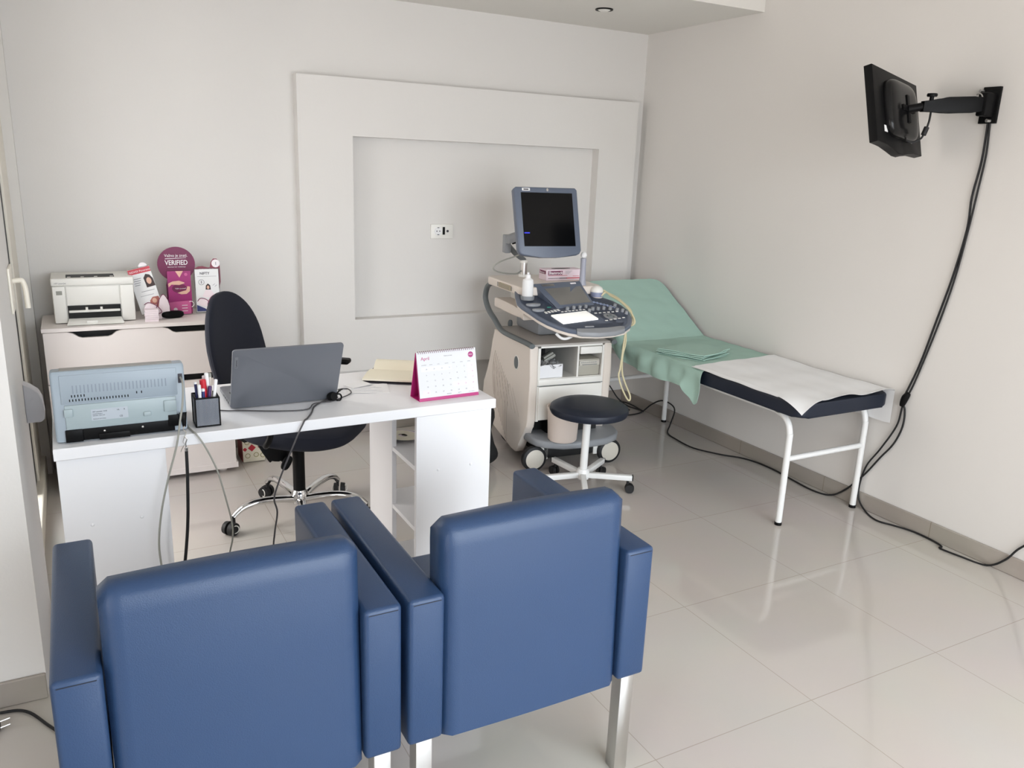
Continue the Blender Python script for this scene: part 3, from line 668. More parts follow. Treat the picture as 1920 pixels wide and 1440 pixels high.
# monitor
mc = Vector((.128,.205,1.278)); tilt = math.atan2(.10,.34)
Mq = Matrix.Translation(mc) @ Matrix.Rotation(R(-1),4,'Z') @ Matrix.Rotation(-tilt,4,'X')
Wm, Hm = .180, .181
pts = [(-Wm-.004,Hm-.01),(-Wm+.01,Hm),(Wm-.012,Hm),(Wm,Hm-.012),(Wm,-Hm+.03),(Wm-.012,-Hm+.012),(Wm-.03,-Hm+.004),(.05,-Hm-.006),(-.05,-Hm-.006),(-Wm+.03,-Hm+.004),(-Wm+.010,-Hm+.012),(-Wm,-Hm+.03)]
dm = part(MB(Mq).prism(pts, lambda x,z: (x,-.020,z), lambda x,z: (x*.97,.030,z*.97), b=.010, seg=3), 'display', SLATE)
part(MB(Mq).box(-.146,.146,-.0215,-.018,-.128,.150), 'screen', SCREEN, dm, smooth=False)
part(MB(Mq).box(-.142,-.112,-.0222,-.0214,-.062,-.056), 'status_text', BLUEL, dm, smooth=False)
part(MB(Mq).box(-.138,-.094,-.0215,-.018,.159,.173), 'white_sticker', PAPER, dm, smooth=False)
g = MB(Mq); g.box(-.130,-.102,-.0220,-.0214,.163,.169); part(g, 'sticker_text', DPRINT, dm, smooth=False)
part(MB(Mq).prism(circ(.005,.166,.006,14,.008), lambda x,z: (x,-.0225,z), lambda x,z: (x,-.018,z)), 'emblem', STEEL, dm)
part(MB(Mq).box(-.10,.10,.03,.06,-.12,.12,b=.02,seg=3), 'display_back', GREYD, dm)
MA = [(.150,.53,.952),(.150,.53,1.040)]
part(MB().cyl(MA[0], MA[1], .021), 'arm_post', STEEL)
part(MB().cyl((.150,.53,.952), (.150,.53,.966), .027).cyl((.150,.53,1.030), (.150,.53,1.046), .022), 'post_collar', CREAM2)
part(MB().tube([(.150,.53,1.046),(.09,.52,1.085),(.035,.50,1.135)], .020, 10, flat=.7), 'lower_arm', GREYD)
part(MB().box(.010,.045,.47,.52,1.09,1.19,b=.006), 'arm_elbow', GREYP)
part(MB().prism([(.010,1.145),(.010,1.190),(.10,1.235),(.13,1.235),(.13,1.20)], lambda x,z: (x,.42-.8*(x-.01),z), lambda x,z: (x,.47-.8*(x-.01),z), b=.004), 'upper_arm', GREYP)
part(MB().tube([(.045,.46,1.145),(.09,.42,1.165),(.12,.36,1.175)], .006, 8), 'gas_strut', BLACK)
part(MB().tube([(.11,.40,1.11),(.06,.45,1.075),(-.02,.45,1.050),(-.065,.45,1.022),(-.055,.45,.998),(.01,.46,.982),(.09,.49,.975),(.13,.52,.985)], .004, 8, 5), 'signal_cable', GREYC)
# ------------------------------------------------------------------ things on the machine
def at(u, v, z): 
    c, s_ = math.cos(R(-5)), math.sin(R(-5)); return Vector((2.05+u*c-v*s_, 3.50+u*s_+v*c, z))
def mthing(name, label, cat, u, v, z, rz=0): return thing(name, label, cat, at(u,v,z), R(-5)+rz, local=True)
t = mthing('gel_bottle', 'white squeeze bottle of gel standing in the console cup holder', 'bottle', -.020,.088,cz(.088)-.001)
MB().lathe([(0,0),(.025,0),(.0285,.005),(.0285,.085),(.026,.100),(.014,.108),(.0125,.112),(0,.112)], 28).build('bottle_body', PAPER, t)
MB().lathe([(0,.110),(.013,.110),(.012,.124),(.006,.128),(.0055,.136),(0,.137)], 20).build('nozzle', WHITE, t)
t = mthing('glove_box', 'white and pink glove box on the machine deck under the monitor', 'box', .32,.40,.952, R(2))
MB().box(-.112,.112,-.045,.045,0,.060,b=.0015,seg=1).build('carton', mat('pinkish_white_carton',(232,214,222),.6), t)
g = MB(); g.box(-.102,-.012,-.0460,-.0450,.030,.052).box(-.1130,-.1120,-.036,.036,.034,.052); g.build('plum_panel', PLUM, t, False)
FRM = lambda x, z, y=-.0462: Matrix.Translation((x,y,z)) @ Matrix.Rotation(R(90),4,'X')
MB().text('Shamrock', .0215, FRM(-.099,.0345), .0004, bold=.0006).build('brand_lettering', WPRINT, t, False)
MB(Matrix.Translation((-.1132,.032,.037)) @ Matrix.Rotation(R(-90),4,'Z') @ Matrix.Rotation(R(90),4,'X')).text('Shamrock', .0140, Matrix.Identity(4), .0003).build('brand_lettering', WPRINT, t, False)
g = MB(); g.box(-.100,-.02,-.0458,-.0450,.010,.0125).box(-.03,.02,-.0458,-.0450,.0095,.0135); g.build('dark_stripe', DPRINT, t, False)
g = MB(); g.box(.010,.100,-.0458,-.0450,.009,.014).box(.055,.095,-.0458,-.0450,.0215,.0235).box(-.10,.02,-.0456,-.0450,.0255,.0275); g.build('red_stripe', RED, t, False)
g = MB()
for k in range(4): g.box(.006,.050-.006*k,-.0456,-.0450,.050-.005*k,.0512-.005*k)
g.build('small_print', GPRINT, t, False)
MB().prism(circ(0,0,.060,28,.018), lambda x,y: (x,y,.0598), lambda x,y: (x,y,.0606)).build('opening', DARK, t)
t = mthing('wand_probe', 'slim grey wand probe with white tip standing behind the console', 'probe', .335,.165,.890)
MB().lathe([(0,0),(.024,0),(.026,.03),(.022,.06),(.016,.10),(.015,.17),(.016,.205),(0,.206)], 24).build('body', mat('light_slate_plastic',(158,160,172),.4), t)
MB().sell((0,0,.222), .0165, .0165, .018, 1, 1, 20, 12).build('tip', PAPER, t)
t = mthing('dome_probe', 'dome topped volume probe resting in the right console holder', 'probe', .395,.105,.895)
MB().lathe([(0,-.03),(.022,-.03),(.030,-.008),(.033,.006),(0,.006)], 28).build('grip', CREAM, t)
MB().lathe([(0,.004),(.0335,.004),(.0345,.022),(.0335,.028),(0,.028)], 28).build('collar', mat('lavender_grey_plastic',(136,142,168),.4), t)
MB().lathe([(.0335,.027),(.0330,.040),(.027,.052),(.014,.060),(0,.062)], 28).build('dome', CREAM2, t)
t = mthing('paper_box', 'open white box of crumpled tissues in the left bay of the machine', 'box', .10,.06,.491)
MB().box(-.068,.068,-.045,-.043,0,.070).box(-.068,-.066,-.043,.10,0,.070).box(.066,.068,-.043,.10,0,.070).box(-.066,.066,.098,.10,0,.070).box(-.066,.066,-.043,.098,0,.003).build('carton', WHITE, t, False)
m = MB(); rr = random.Random(5)
for k in range(16):
    c = Vector((rr.uniform(-.055,.055), rr.uniform(-.035,.08), .060+rr.uniform(0,.016))); Mx = Matrix.Translation(c) @ Matrix.Rotation(rr.uniform(0,6),4,'Z') @ Matrix.Rotation(rr.uniform(-.8,.8),4,'X')
    m.M = Mx; m.grid(lambda i, j: ((i-.5)*.045, (j-.5)*.035, .006*math.sin(i*7)*math.cos(j*6)), 5, 5)
m.M = Matrix.Identity(4); bmesh.ops.solidify(m.bm, geom=m.bm.faces[:], thickness=.001); m.build('tissues', PAPER, t)
m = MB(); m.M = Matrix.Translation((.02,.03,.088)) @ Matrix.Rotation(R(-28),4,'Y'); m.box(-.035,.035,-.02,.03,-.004,.012,b=.003).box(-.03,.03,-.018,.02,.014,.026,b=.003)
m.build('grey_packet', GREYC, t)
t = mthing('video_printer', 'beige grey video printer in the right bay of the machine', 'printer', .325,.10,.491)
MB().box(-.062,.062,-.085,.16,0,.088,b=.003).build('body', mat('beige_grey_plastic',(168,164,152),.45), t)
MB().box(-.060,.060,-.090,-.084,.055,.080,b=.001).build('control_strip', mat('light_beige_grey_plastic',(190,186,176),.45), t)
g = MB(); g.box(-.045,.045,-.0912,-.0900,.058,.061); [g.box(-.05+.012*k,-.044+.012*k,-.0908,-.0900,.069,.073) for k in range(8)]; g.build('slot_and_keys', GREYD, t, False)
# probe cable loops
def cable(name, pts, r, m_, label, k=6, cat='cable', n=8):
    return solo(MB().tube(pts, r, n, k), name, m_, label, cat)
P = [(2.453,3.330,.805),(2.453,3.296,.759),(2.448,3.296,.667),(2.440,3.296,.569),(2.434,3.296,.527),(2.456,3.296,.467),(2.492,3.296,.406),(2.514,3.296,.386),(2.519,3.300,.412),(2.487,3.306,.479),(2.464,3.308,.539),(2.458,3.308,.625),(2.470,3.306,.708),(2.475,3.330,.800)]
cable('probe_cable', P, .0045, BEIGEC, 'beige probe cable hanging in a long loop below the console')
def atp(L): return [tuple(at(u,v,z)) for u, v, z in L]
cable('probe_cable', atp([(.405,.075,.905),(.43,.07,.925),(.440,.03,.912),(.452,-.02,.900),(.462,-.06,.884),(.474,-.12,.850),(.470,-.17,.80),(.43,-.12,.77)]), .0055, BEIGEC, 'beige probe cable curving over the right edge of the console')
cable('probe_cable', atp([(.395,.10,.90),(.425,.10,.93),(.448,.075,.918),(.466,.02,.905),(.478,-.04,.882),(.488,-.10,.85),(.480,-.13,.79),(.44,-.08,.77)]), .0055, BEIGEC, 'second beige probe cable looped outside the first on the console edge')

# ------------------------------------------------------------------ things on the desk
H = .75
# printer on the desk, seen from its rear
t = thing('laser_printer', 'grey blue laser printer with its back to the room on desk corner', 'printer', (.09,2.60,H))
pr = [(-.088,.756),(-.090,.935),(-.082,.955),(-.070,.962),(.240,.962),(.252,.955),(.259,.935),(.259,.765),(.254,.754),(-.080,.754)]
m = MB(); pr2 = [(2.486,.756),(2.486,.950),(2.492,.958),(2.532,.958),(2.72,.872),(2.725,.80),(2.72,.754),(2.49,.754)]
m.prism(pr2, lambda y,z: (-.088,y,z), lambda y,z: (.258,y,z), b=.008, seg=3); m.build('body', PRBLUE, t)
MB().box(-.066,.236,2.4835,2.490,.865,.948,b=.002).build('upper_rear_panel', PRBLUE, t)
MB().box(-.060,.230,2.4815,2.490,.790,.862,b=.003).build('rear_door', PRGREEN, t)
MB().box(-.062,-.040,2.4765,2.484,.828,.852,b=.002).build('door_latch', PRGREEN, t)
MB().box(.196,.230,2.4765,2.484,.818,.852,b=.002).build('door_latch', PRGREEN, t)
MB().box(.140,.160,2.4765,2.484,.810,.824,b=.003).build('door_catch', PRGREEN, t)
m = MB(); m.box(-.064,.222,2.4835,2.489,.756,.789,b=.001).box(.02,.10,2.478,2.486,.754,.772,b=.001).box(-.064,-.02,2.479,2.486,.754,.790,b=.002).box(.205,.236,2.480,2.486,.770,.806,b=.002); m.build('paper_exit', BLACK, t)
for x in (.035,.135,.210): MB().sell((x,2.4825,.778), .0035,.002,.0035,1,1,10,6).build('screw', STEEL, t)
g = MB()
for k in range(20): g.box(-.046+.0078*k, -.0435+.0078*k, 2.4830, 2.4840, .872, .879)
for k in range(5): g.box(-.040+.0078*k, -.0375+.0078*k, 2.4830, 2.4840, .884, .891)
for k in (17.5,18.8): g.box(-.046+.0098*k, -.0435+.0098*k, 2.4830, 2.4840, .880, .887)
g.build('vent_slots', BLACK, t, False)
g = MB()
for k in range(26): g.box(-.036+.0096*k, -.033+.0096*k, 2.4832, 2.4838, .895, .918)
g.build('vent_ribs', mat('shade_grey_blue_plastic',(132,143,154),.45), t, False)
MB().box(-.064,.228,2.500,2.531,.9575,.9595,b=.0005,seg=1).build('top_tray', mat('warm_grey_tray',(150,148,144),.5), t)
MB().box(.240,.252,2.4838,2.490,.900,.928,b=.001).build('port_recess', DPRINT, t)
m = MB(); m.box(.005,.100,2.4808,2.4816,.812,.845); lb = m.build('rating_label', mat('label_grey',(176,184,192),.5), t, False)
g = MB(Matrix.Translation((.009,2.4806,.836)) @ Matrix.Rotation(R(90),4,'X'))
g.text('HP LaserJet 1018', .0052, Matrix.Identity(4), .0002); g.text('Hewlett-Packard', .0036, Matrix.Translation((0,-.006,0)), .0002); g.text('220-240V~ 50Hz 2.2A', .0034, Matrix.Translation((0,-.011,0)), .0002)
g.text('PRODUCT OF CHINA', .0034, Matrix.Translation((0,-.021,0)), .0002); g.text('CE', .007, Matrix.Translation((.068,-.020,0)), .0002); g.text('UL', .006, Matrix.Translation((.062,0,0)), .0002); g.text('R', .006, Matrix.Translation((.080,0,0)), .0002)
g.build('label_text', DPRINT, lb, False)
# pen cup
t = thing('pen_cup', 'black square wire mesh cup full of pens between printer and laptop', 'pen cup', (.318,2.53,H))
x0,x1,y0,y1,zt_ = .284,.353,2.497,2.566,.842
MESHM = bpy.data.materials.new('wire_mesh'); MESHM.use_nodes = True; nt = MESHM.node_tree; b = nt.nodes['Principled BSDF']
b.inputs['Base Color'].default_value = lin((128,132,140)); b.inputs['Metallic'].default_value = .3; b.inputs['Roughness'].default_value = .35
tc = nt.nodes.new('ShaderNodeTexCoord'); ck = nt.nodes.new('ShaderNodeTexChecker'); ck.inputs['Scale'].default_value = 420; nt.links.new(tc.outputs['Object'], ck.inputs['Vector'])
tr = nt.nodes.new('ShaderNodeBsdfTransparent'); mxs = nt.nodes.new('ShaderNodeMixShader'); mth = nt.nodes.new('ShaderNodeMath'); mth.operation = 'MULTIPLY'; mth.inputs[1].default_value = .45
nt.links.new(ck.outputs['Fac'], mth.inputs[0]); nt.links.new(mth.outputs[0], mxs.inputs[0]); nt.links.new(b.outputs[0], mxs.inputs[1]); nt.links.new(tr.outputs[0], mxs.inputs[2]); nt.links.new(mxs.outputs[0], nt.nodes['Material Output'].inputs[0])
m = MB(); e = .0008
for (a,b_,c,d_) in ((x0,x1,y0,y0+e),(x0,x1,y1-e,y1),(x0,x0+e,y0,y1),(x1-e,x1,y0,y1)): m.box(a,b_,c,d_,H+.003,zt_)
m.box(x0,x1,y0,y1,H+.001,H+.003); m.build('mesh_wall', MESHM, t, False)
m = MB()
for z in (H+.004, zt_): m.tube([(x0,y0,z),(x1,y0,z),(x1,y1,z),(x0,y1,z),(x0,y0,z)], .0026, 6)
for (x,y) in ((x0,y0),(x1,y0),(x1,y1),(x0,y1)): m.tube([(x,y,H+.002),(x,y,zt_)], .0022, 6)
m.build('frame', BLACK, t)
def pen(px, py, tx, ty, tz, r, body, cap, label, capl=.03, nm='pen'):
    p0 = Vector((px,py,H+.006)); p1 = Vector((tx,ty,tz)); d_ = (p1-p0).normalized()
    o = thing(nm, label, nm if nm != 'pen' else 'pen', p0)
    MB().cyl(p0, p1-d_*capl, r, n=12).build('barrel', body, o)
    MB().tube([p1-d_*capl, p1-d_*.002, p1], lambda q: r*1.12 if q < .9 else r*.7, 12).build('cap', cap, o)
BLUEP = mat('blue_pen_plastic',(40,44,90),.4); REDP = mat('red_marker_plastic',(200,36,52),.35); PURP = mat('purple_pen_plastic',(64,36,92),.4)
pen(.300,.0+2.52,.291,2.525,.888,.0042,BLUEP,WHITE,'dark blue pen with white end at the outer side of the cup', .006)
pen(.302,2.51,.299,2.505,.884,.0048,WHITE,PAPER,'stout white pen standing upright at the front of the cup')
pen(.320,2.53,.314,2.535,.892,.0085,REDP,REDP,'thick red marker leaning in the pen cup', .04, 'marker')
pen(.325,2.55,.320,2.56,.897,.0042,WHITE,PINKL,'pale pen behind the red marker')
pen(.335,2.54,.326,2.54,.910,.0055,WHITE,PAPER,'tallest white pen in the cup')
pen(.338,2.55,.338,2.555,.905,.0045,CREAM,GREYC,'beige pen with thin grey tip next to the tallest pen', .012)
pen(.330,2.515,.352,2.53,.890,.0048,PAPER,WHITE,'white pen tilting towards the laptop')
pen(.318,2.512,.333,2.525,.872,.0048,PURP,PURP,'dark purple pen leaning low across the cup')
pen(.310,2.515,.311,2.515,.868,.005,NPRINT,WHITE,'short navy pen with white end below the red marker', .008)
# laptop
t = thing('laptop', 'grey laptop open towards the office chair with its lid facing out', 'laptop', (.585,2.78,H))
MB().prism(rrect(.412,.756,2.655,2.89,.010), lambda x,y: (x,y,.7545), lambda x,y: (x,y,.768), b=.002).build('base', GREYMET, t)
MB().prism([(.43,2.70),(.74,2.70),(.74,2.80),(.43,2.80)], lambda x,y: (x,y,.7678), lambda x,y: (x,y,.7690)).build('keyboard', BLACK, t, False)
MB().box(.43,.45,2.67,2.68,.75,.7545).box(.72,.74,2.67,2.68,.75,.7545).box(.43,.45,2.86,2.87,.75,.7545).box(.72,.74,2.86,2.87,.75,.7545).build('rubber_foot', RUBBER, t, False)
g = MB(); [g.box(.4115,.4122,2.70+.03*k,2.712+.03*k,.758,.764) for k in range(4)]; g.build('ports', BLACK, t, False)
lean = R(26); ML = Matrix.Translation((.584,2.652,.764)) @ Matrix.Rotation(lean,4,'X')
MB(ML).prism(rrect(-.176,.176,-.006,.232,.009), lambda x,z: (x,-.004,z), lambda x,z: (x,.003,z), b=.0015).build('lid', GREYMET, t)
MB(ML).box(-.166,.166,.003,.0036,.012,.222).build('screen', SCREEN, t, False)
o = MB(ML).box(-.168,-.158,-.0048,-.004,.162,.206,b=.0003,seg=1).build('logo_plate', mat('logo_grey',(128,131,136),.3,metal=.4), t)
MB(ML @ Matrix.Translation((-.1605,-.0049,.166)) @ Matrix.Rotation(R(-90),4,'Y') @ Matrix.Rotation(R(90),4,'X')).text('Lenovo', .0095, Matrix.Identity(4), .0002).build('logo_text', DPRINT, o, False)
t = thing('webcam', 'small black webcam with ring stand lying by the laptop corner', 'webcam', (.755,2.655,H))
MB().lathe([(0,-.012),(.014,-.012),(.016,-.006),(.016,.006),(.014,.012),(0,.012)], 20, Matrix.Translation((.742,2.637,.767)) @ Matrix.Rotation(R(75),4,'X') @ Matrix.Rotation(R(20),4,'Y')).build('body', BLACK, t)
MB().tube([(.763+.010*math.cos(q),2.632,.763+.012*math.sin(q)) for q in [2*PI*k/16 for k in range(17)]], .003, 8, caps=False).build('ring', BLACK, t)
MB().tube([(.760,2.640,.775),(.775,2.66,.779),(.79,2.68,.777)], .003, 8, 4).build('clip', BLACK, t)
# papers and diary
m = MB(); m.M = Matrix.Translation((.905,2.745,H)) @ Matrix.Rotation(R(-14),4,'Z'); m.grid(lambda i,j: ((i-.5)*.15,(j-.5)*.12,.0012+.0008*math.sin(i*5+j*3)), 8, 8, .0004)
o = solo(m, 'paper_sheet', PAPER, 'loose white paper sheet lying beside the laptop', 'paper')
g = MB()
for k in range(6): g.box(-.06,.05-.02*(k % 3),-.045+.016*k,-.0435+.016*k,.0026,.0030)
g.M = Matrix.Identity(4); p = g.build('faint_print', mat('faint_print',(204,204,210),.7), None, False); p.parent = o; p.rotation_euler = (0,0,R(-14))
m = MB(); m.M = Matrix.Translation((.885,2.80,H+.0025)) @ Matrix.Rotation(R(20),4,'Z'); m.grid(lambda i,j: ((i-.5)*.09,(j-.5)*.06,.0012+.0012*i*j), 5, 5, .0004)
solo(m, 'paper_note', PAPER, 'small white note on top of the loose sheet beside the laptop', 'paper')
t = thing('diary', 'open ivory paged diary with dark cover behind the desk calendar', 'diary', (1.07,2.88,H), R(-30), local=True)
MB().box(-.115,.10,-.125,.125,0,.004,b=.001).build('cover', DPRINT, t)
MB().grid(lambda i,j: (-.112+.20*i, -.122+.150*j, .010+.004*math.sin(j*PI)), 8, 10, -.007).build('page_block', IVORY, t)
MB().grid(lambda i,j: (-.10+.19*i, .028+.09*j, .012+.022*math.sin(j*PI*.8)+.006*j), 8, 10, -.004).build('raised_pages', IVORY, t)
g = MB(); [g.box(-.08+.0*k,.06,-.10+.018*k,-.0992+.018*k,.0144,.0148) for k in range(6)]; g.build('ruled_lines', mat('pale_green_ink',(196,206,180),.7), t, False)
# desk calendar
t = thing('desk_calendar', 'magenta tent calendar open at April on the desk end', 'calendar', (1.13,2.56,H))
ca0 = R(3); MC = Matrix.Translation((1.017,2.518,H)) @ Matrix.Rotation(ca0,4,'Z')
Wc = .234; ht = .165; dy = .080
ln = math.atan2(.036, ht); 
def tri(x): return [(x,0,0),(x,dy,0),(x,.040,ht)]
m = MB(MC)
th_ = .002
m.prism([(0,0),(0.004,0),(.040,ht-.004),(.038,ht+.001)], lambda y,z: (0,y,z), lambda y,z: (Wc,y,z))
m.prism([(dy,0),(dy-.004,0),(.039,ht-.004),(.041,ht+.001)], lambda y,z: (0,y,z), lambda y,z: (Wc,y,z))
m.prism([(.0,0),(dy,0),(dy,.002),(0,.002)], lambda y,z: (0,y,z), lambda y,z: (Wc,y,z)); m.build('stand', MAG, t, False)
MF = MC @ Matrix.Translation((0,-.0022,0)) @ Matrix.Rotation(-math.atan2(.038,ht),4,'X')
hh = math.hypot(.038,ht)
pg = MB(MF).box(.001,Wc-.001,-.0016,.0004,.012,hh+.003).build('page', mat('calendar_page',(214,215,218),.7), t, False)
def TX(x, z): return Matrix.Translation((x,-.0018,z)) @ Matrix.Rotation(R(90),4,'X')
m = MB(MF); m.text('April', .0165, TX(.016,hh-.026), .0002); m.build('month_title', MAG, pg, False)
m = MB(MF); cw = .0300; x00 = .014; zr0 = hh-.048
for k, dn in enumerate(('ponedeljak','utorak','sreda','cetvrtak','petak','subota','nedelja')): m.text(dn, .0042, TX(x00+cw*k+.003, zr0+.004), .0001)
m.text('Vazno je znati', .0058, TX(.105,hh-.018), .0001)
m.text('VERIFIED', .0048, TX(.105,.0165), .0001); m.text('NIFTY', .0048, TX(.150,.0165), .0001); m.text('www.verified.rs', .004, TX(.192,.0165), .0001)
dn = [28,29,30,31]+list(range(1,31))+[1]
for k, d_ in enumerate(dn): m.text(str(d_), .0062, TX(x00+cw*(k % 7)+.017, zr0-.0205*(k//7)-.0125), .0001)
m.build('dates', GPRINT, pg, False)
m = MB(MF)
for k in range(5):
    if k == 0: m.box(x00, x00+cw*4-.002, -.0018, -.0016, zr0-.018, zr0-.002)
m.build('grey_cells', mat('pale_grey_print',(222,224,230),.7), pg, False)
m = MB(MF)
for k in range(5): m.box(x00+cw*6, x00+cw*7-.002, -.0018, -.0016, zr0-.0205*k-.018, zr0-.0205*k-.002)
m.build('pink_cells', mat('pale_pink_cells',(240,216,228),.7), pg, False)
for (c_, r__) in ((4,3),(5,3),(0,4)):
    m = MB(MF); m.box(x00+cw*c_, x00+cw*(c_+1)-.002, -.0018, -.0016, zr0-.0205*r__-.018, zr0-.0205*r__-.002)
    m.build('pink_cell', MATS['pale_pink_cells'], pg, False)
m = MB(MF); m.prism(circ(Wc-.022,hh-.020,.0105,24), lambda x,z: (x,-.0019,z), lambda x,z: (x,-.0016,z)); lg = m.build('round_logo', PLUM2, pg, False)
MB(MF).text('VERIFIED', .0038, Matrix.Translation((Wc-.0305,-.0020,hh-.021)) @ Matrix.Rotation(R(90),4,'X'), .0001).build('logo_text', WPRINT, lg, False)
m = MB(MF)
for k in range(29): 
    x = .008+k*.0077; m.tube([(x,-.0035,hh-.003),(x,-.004,hh+.003),(x,.002,hh+.006),(x,.006,hh+.002)], .0008, 5)
m.build('wire_binding', PLUM, t)
# discs on the pedestal shelf
t = thing('disc_pile', 'small fan of loose discs on the top shelf of the pedestal', 'discs', (1.05,2.78,.526))
for k in range(5):
    MB().lathe([(.018,0),(.060,0),(.060,.0014),(.018,.0014)], 28, Matrix.Translation((1.052+.016*k,2.775+.006*k,.528+.0035*(4-k))) @ Matrix.Rotation(R(4),4,'Y')).build('disc', [IVORY,PINKL,GREYC,PAPER,IVORY][k], t)

# ------------------------------------------------------------------ things on the cabinet
HC = ch
t = thing('laser_printer', 'cream white laser printer with open paper tray on the cabinet', 'printer', (.07,4.27,HC))
x0, x1, y0, y1 = -.098, .238, 4.150, 4.372
MB().box(x0,x1,y0+.006,y1,HC+.006,.985,b=.008,seg=3).build('body', CREAM2, t)
MB().box(x0-.002,x1+.002,y0-.004,y1,.958,.992,b=.006,seg=3).build('top_cover', CREAM2, t)
MB().box(x0+.002,x0+.052,y0-.004,y0+.02,HC+.004,.956,b=.003).build('side_column', CREAM2, t)
MB().box(x1-.058,x1-.002,y0-.002,y0+.02,HC+.004,.956,b=.003).build('side_column', CREAM2, t)
MB().box(x0+.056,x1-.062,y0,y0+.014,.868,.954,b=.003).build('front_panel', CREAM2, t)
MB().box(x0+.060,x1-.078,y0+.02,y0+.12,.988,.9935).build('output_slot', BLACK, t, False)
g = MB(); [g.box(x,x+.014,y0+.022,y0+.034,.9935,.995) for x in (x0+.066,x0+.12,x0+.175,x1-.096)]; g.build('slot_ribs', CREAM2, t, False)
MB().box(x0+.056,x1-.062,y0+.002,y0+.008,.795,.866).build('tray_opening', DARK, t, False)
g = MB(); g.box(x0+.060,x1-.066,y0-.012,y0+.006,.836,.846,b=.002).box(x0+.128,x0+.138,y0-.008,y0+.004,.840,.858).box(x0+.188,x0+.198,y0-.008,y0+.004,.840,.858); g.build('tray_guide', CREAM2, t)
g = MB(); g.prism([(x0+.058,HC+.020),(x1-.064,HC+.020),(x1-.055,HC+.003),(x0+.048,HC+.003)], lambda x,z: (x,y0+.004-(HC+.020-z)*4.0,z), lambda x,z: (x,y0+.008-(HC+.020-z)*4.0,z+.004))
g.box(x0+.128,x0+.172,y0-.055,y0-.043,HC+.002,HC+.020,b=.002); g.build('paper_tray', CREAM2, t)
MB().box(x0+.016,x0+.040,y0-.0052,y0-.003,.918,.936,b=.001).build('button_panel', GREYC, t)
FR = lambda x, z, y: Matrix.Translation((x,y,z)) @ Matrix.Rotation(R(90),4,'X')
MB().text('HP LaserJet', .010, FR(x0+.012,.967,y0-.0045), .0003).build('lettering', GPRINT, t, False)
# brochure stands: clear holders with printed cards
def person_print(mb, cx, cz_, s, y):
    pass
t = thing('brochure_holder', 'tilted brochure stand with red banner next to the cream printer', 'brochure stand', (.30,4.2,HC))
MR = Matrix.Translation((.300,4.19,HC)) @ Matrix.Rotation(R(-9),4,'Y') @ Matrix.Rotation(R(-10),4,'X')
MR = Matrix.Translation((.322,4.19,HC)) @ Matrix.Rotation(R(-13),4,'Y') @ Matrix.Rotation(R(-7),4,'X')
MB(MR).box(-.052,.052,.004,.012,.025,.250,b=.001).build('back_card', GREYC, t)
MB(MR).prism(circ(.022,.247,.020,20), lambda x,z: (x,.004,z), lambda x,z: (x,.008,z)).build('round_top', WPRINT, t)
br = MB(MR).box(-.050,.050,-.004,.003,.030,.245).build('brochure', PAPER, t, False)
MB(MR).box(-.0495,.0495,-.0050,-.004,.220,.2445).build('red_banner', RED, br, False)
MB(MR).text('NOVO! Panorama', .0125, FR(-.045,.227,-.0052), .0002).build('banner_text', WPRINT, br, False)
def DX(pts, y0_, y1_): return (pts, lambda x,z: (x,y0_,z), lambda x,z: (x,y1_,z))
MB(MR).prism(*DX([(.010,.165),(.008,.195),(.022,.212),(.038,.205),(.048,.185),(.0495,.150),(.010,.148)], -.0046,-.004)).build('hair_print', HAIR, br, False)
MB(MR).prism(*DX(circ(.028,.178,.011,16,.016), -.0050,-.0045)).build('face_print', SKIN, br, False)
g = MB(MR); [g.box(-.038,-.002-.004*k,-.0045,-.004,.196-.010*k,.1985-.010*k) for k in range(4)]; g.box(-.02,.04,-.0045,-.004,.132,.134).box(-.03,.03,-.0045,-.004,.112,.1135); g.build('text_lines', GPRINT, br, False)
MB(MR).prism(*DX([(.0,.055),(.004,.085),(.02,.100),(.046,.098),(.0495,.06),(.03,.045)], -.0048,-.004)).build('photo_print', mat('warm_photo_print',(176,104,92),.5), br, False)
MB(MR).prism(*DX(circ(.024,.082,.010,14,.012), -.0052,-.0047)).build('face_print', SKIN, br, False)
m = MB(); m.prism([(.275,HC+.001),(.275,HC+.055),(.285,HC+.075),(.305,HC+.080),(.330,HC+.070),(.348,HC+.040),(.350,HC+.001)], lambda x,z: (x,4.150,z), lambda x,z: (x,4.156,z), b=.001)
m.build('front_pocket', PINKL, t)
m = MB(); m.prism([(.345,HC+.001),(.340,HC+.06),(.348,HC+.105),(.362,HC+.118),(.378,HC+.105),(.388,HC+.06),(.388,HC+.001)], lambda x,z: (x,4.158,z), lambda x,z: (x,4.163,z), b=.001); m.build('side_flap', PINKL, t)
m = MB(); m.tube([(.276,4.148,HC+.072),(.295,4.147,HC+.083),(.325,4.146,HC+.070),(.345,4.145,HC+.05),(.350,4.145,HC+.035),(.335,4.145,HC+.030),(.328,4.145,HC+.050),(.338,4.146,HC+.085),(.362,4.146,HC+.120),(.385,4.147,HC+.085)], .0018, 6, 5); m.build('outline_loop', PLUM, t)
MB().prism([(.375,HC),(.40,HC),(.385,HC+.09),(.372,HC+.10)], lambda x,z: (x,4.166,z), lambda x,z: (x,4.21,z)).build('stand_foot', PLUM, t, False)
for k in range(6):
    m = MB(); m.M = Matrix.Translation((.303,4.118,HC+.0045+.0095*k)) @ Matrix.Rotation(R(-6+3*(k % 3)),4,'Z'); m.box(-.030,.030,-.022,.022,-.0043,.0043)
    solo(m, 'card_pack', PINKL, ['lowest','second lowest','third from lowest','third from topmost','second from topmost','topmost'][k]+' pinkish white card pack stacked before the tilted brochure stand', 'cards', group='stack of card packs before the brochure stand', smooth=False)
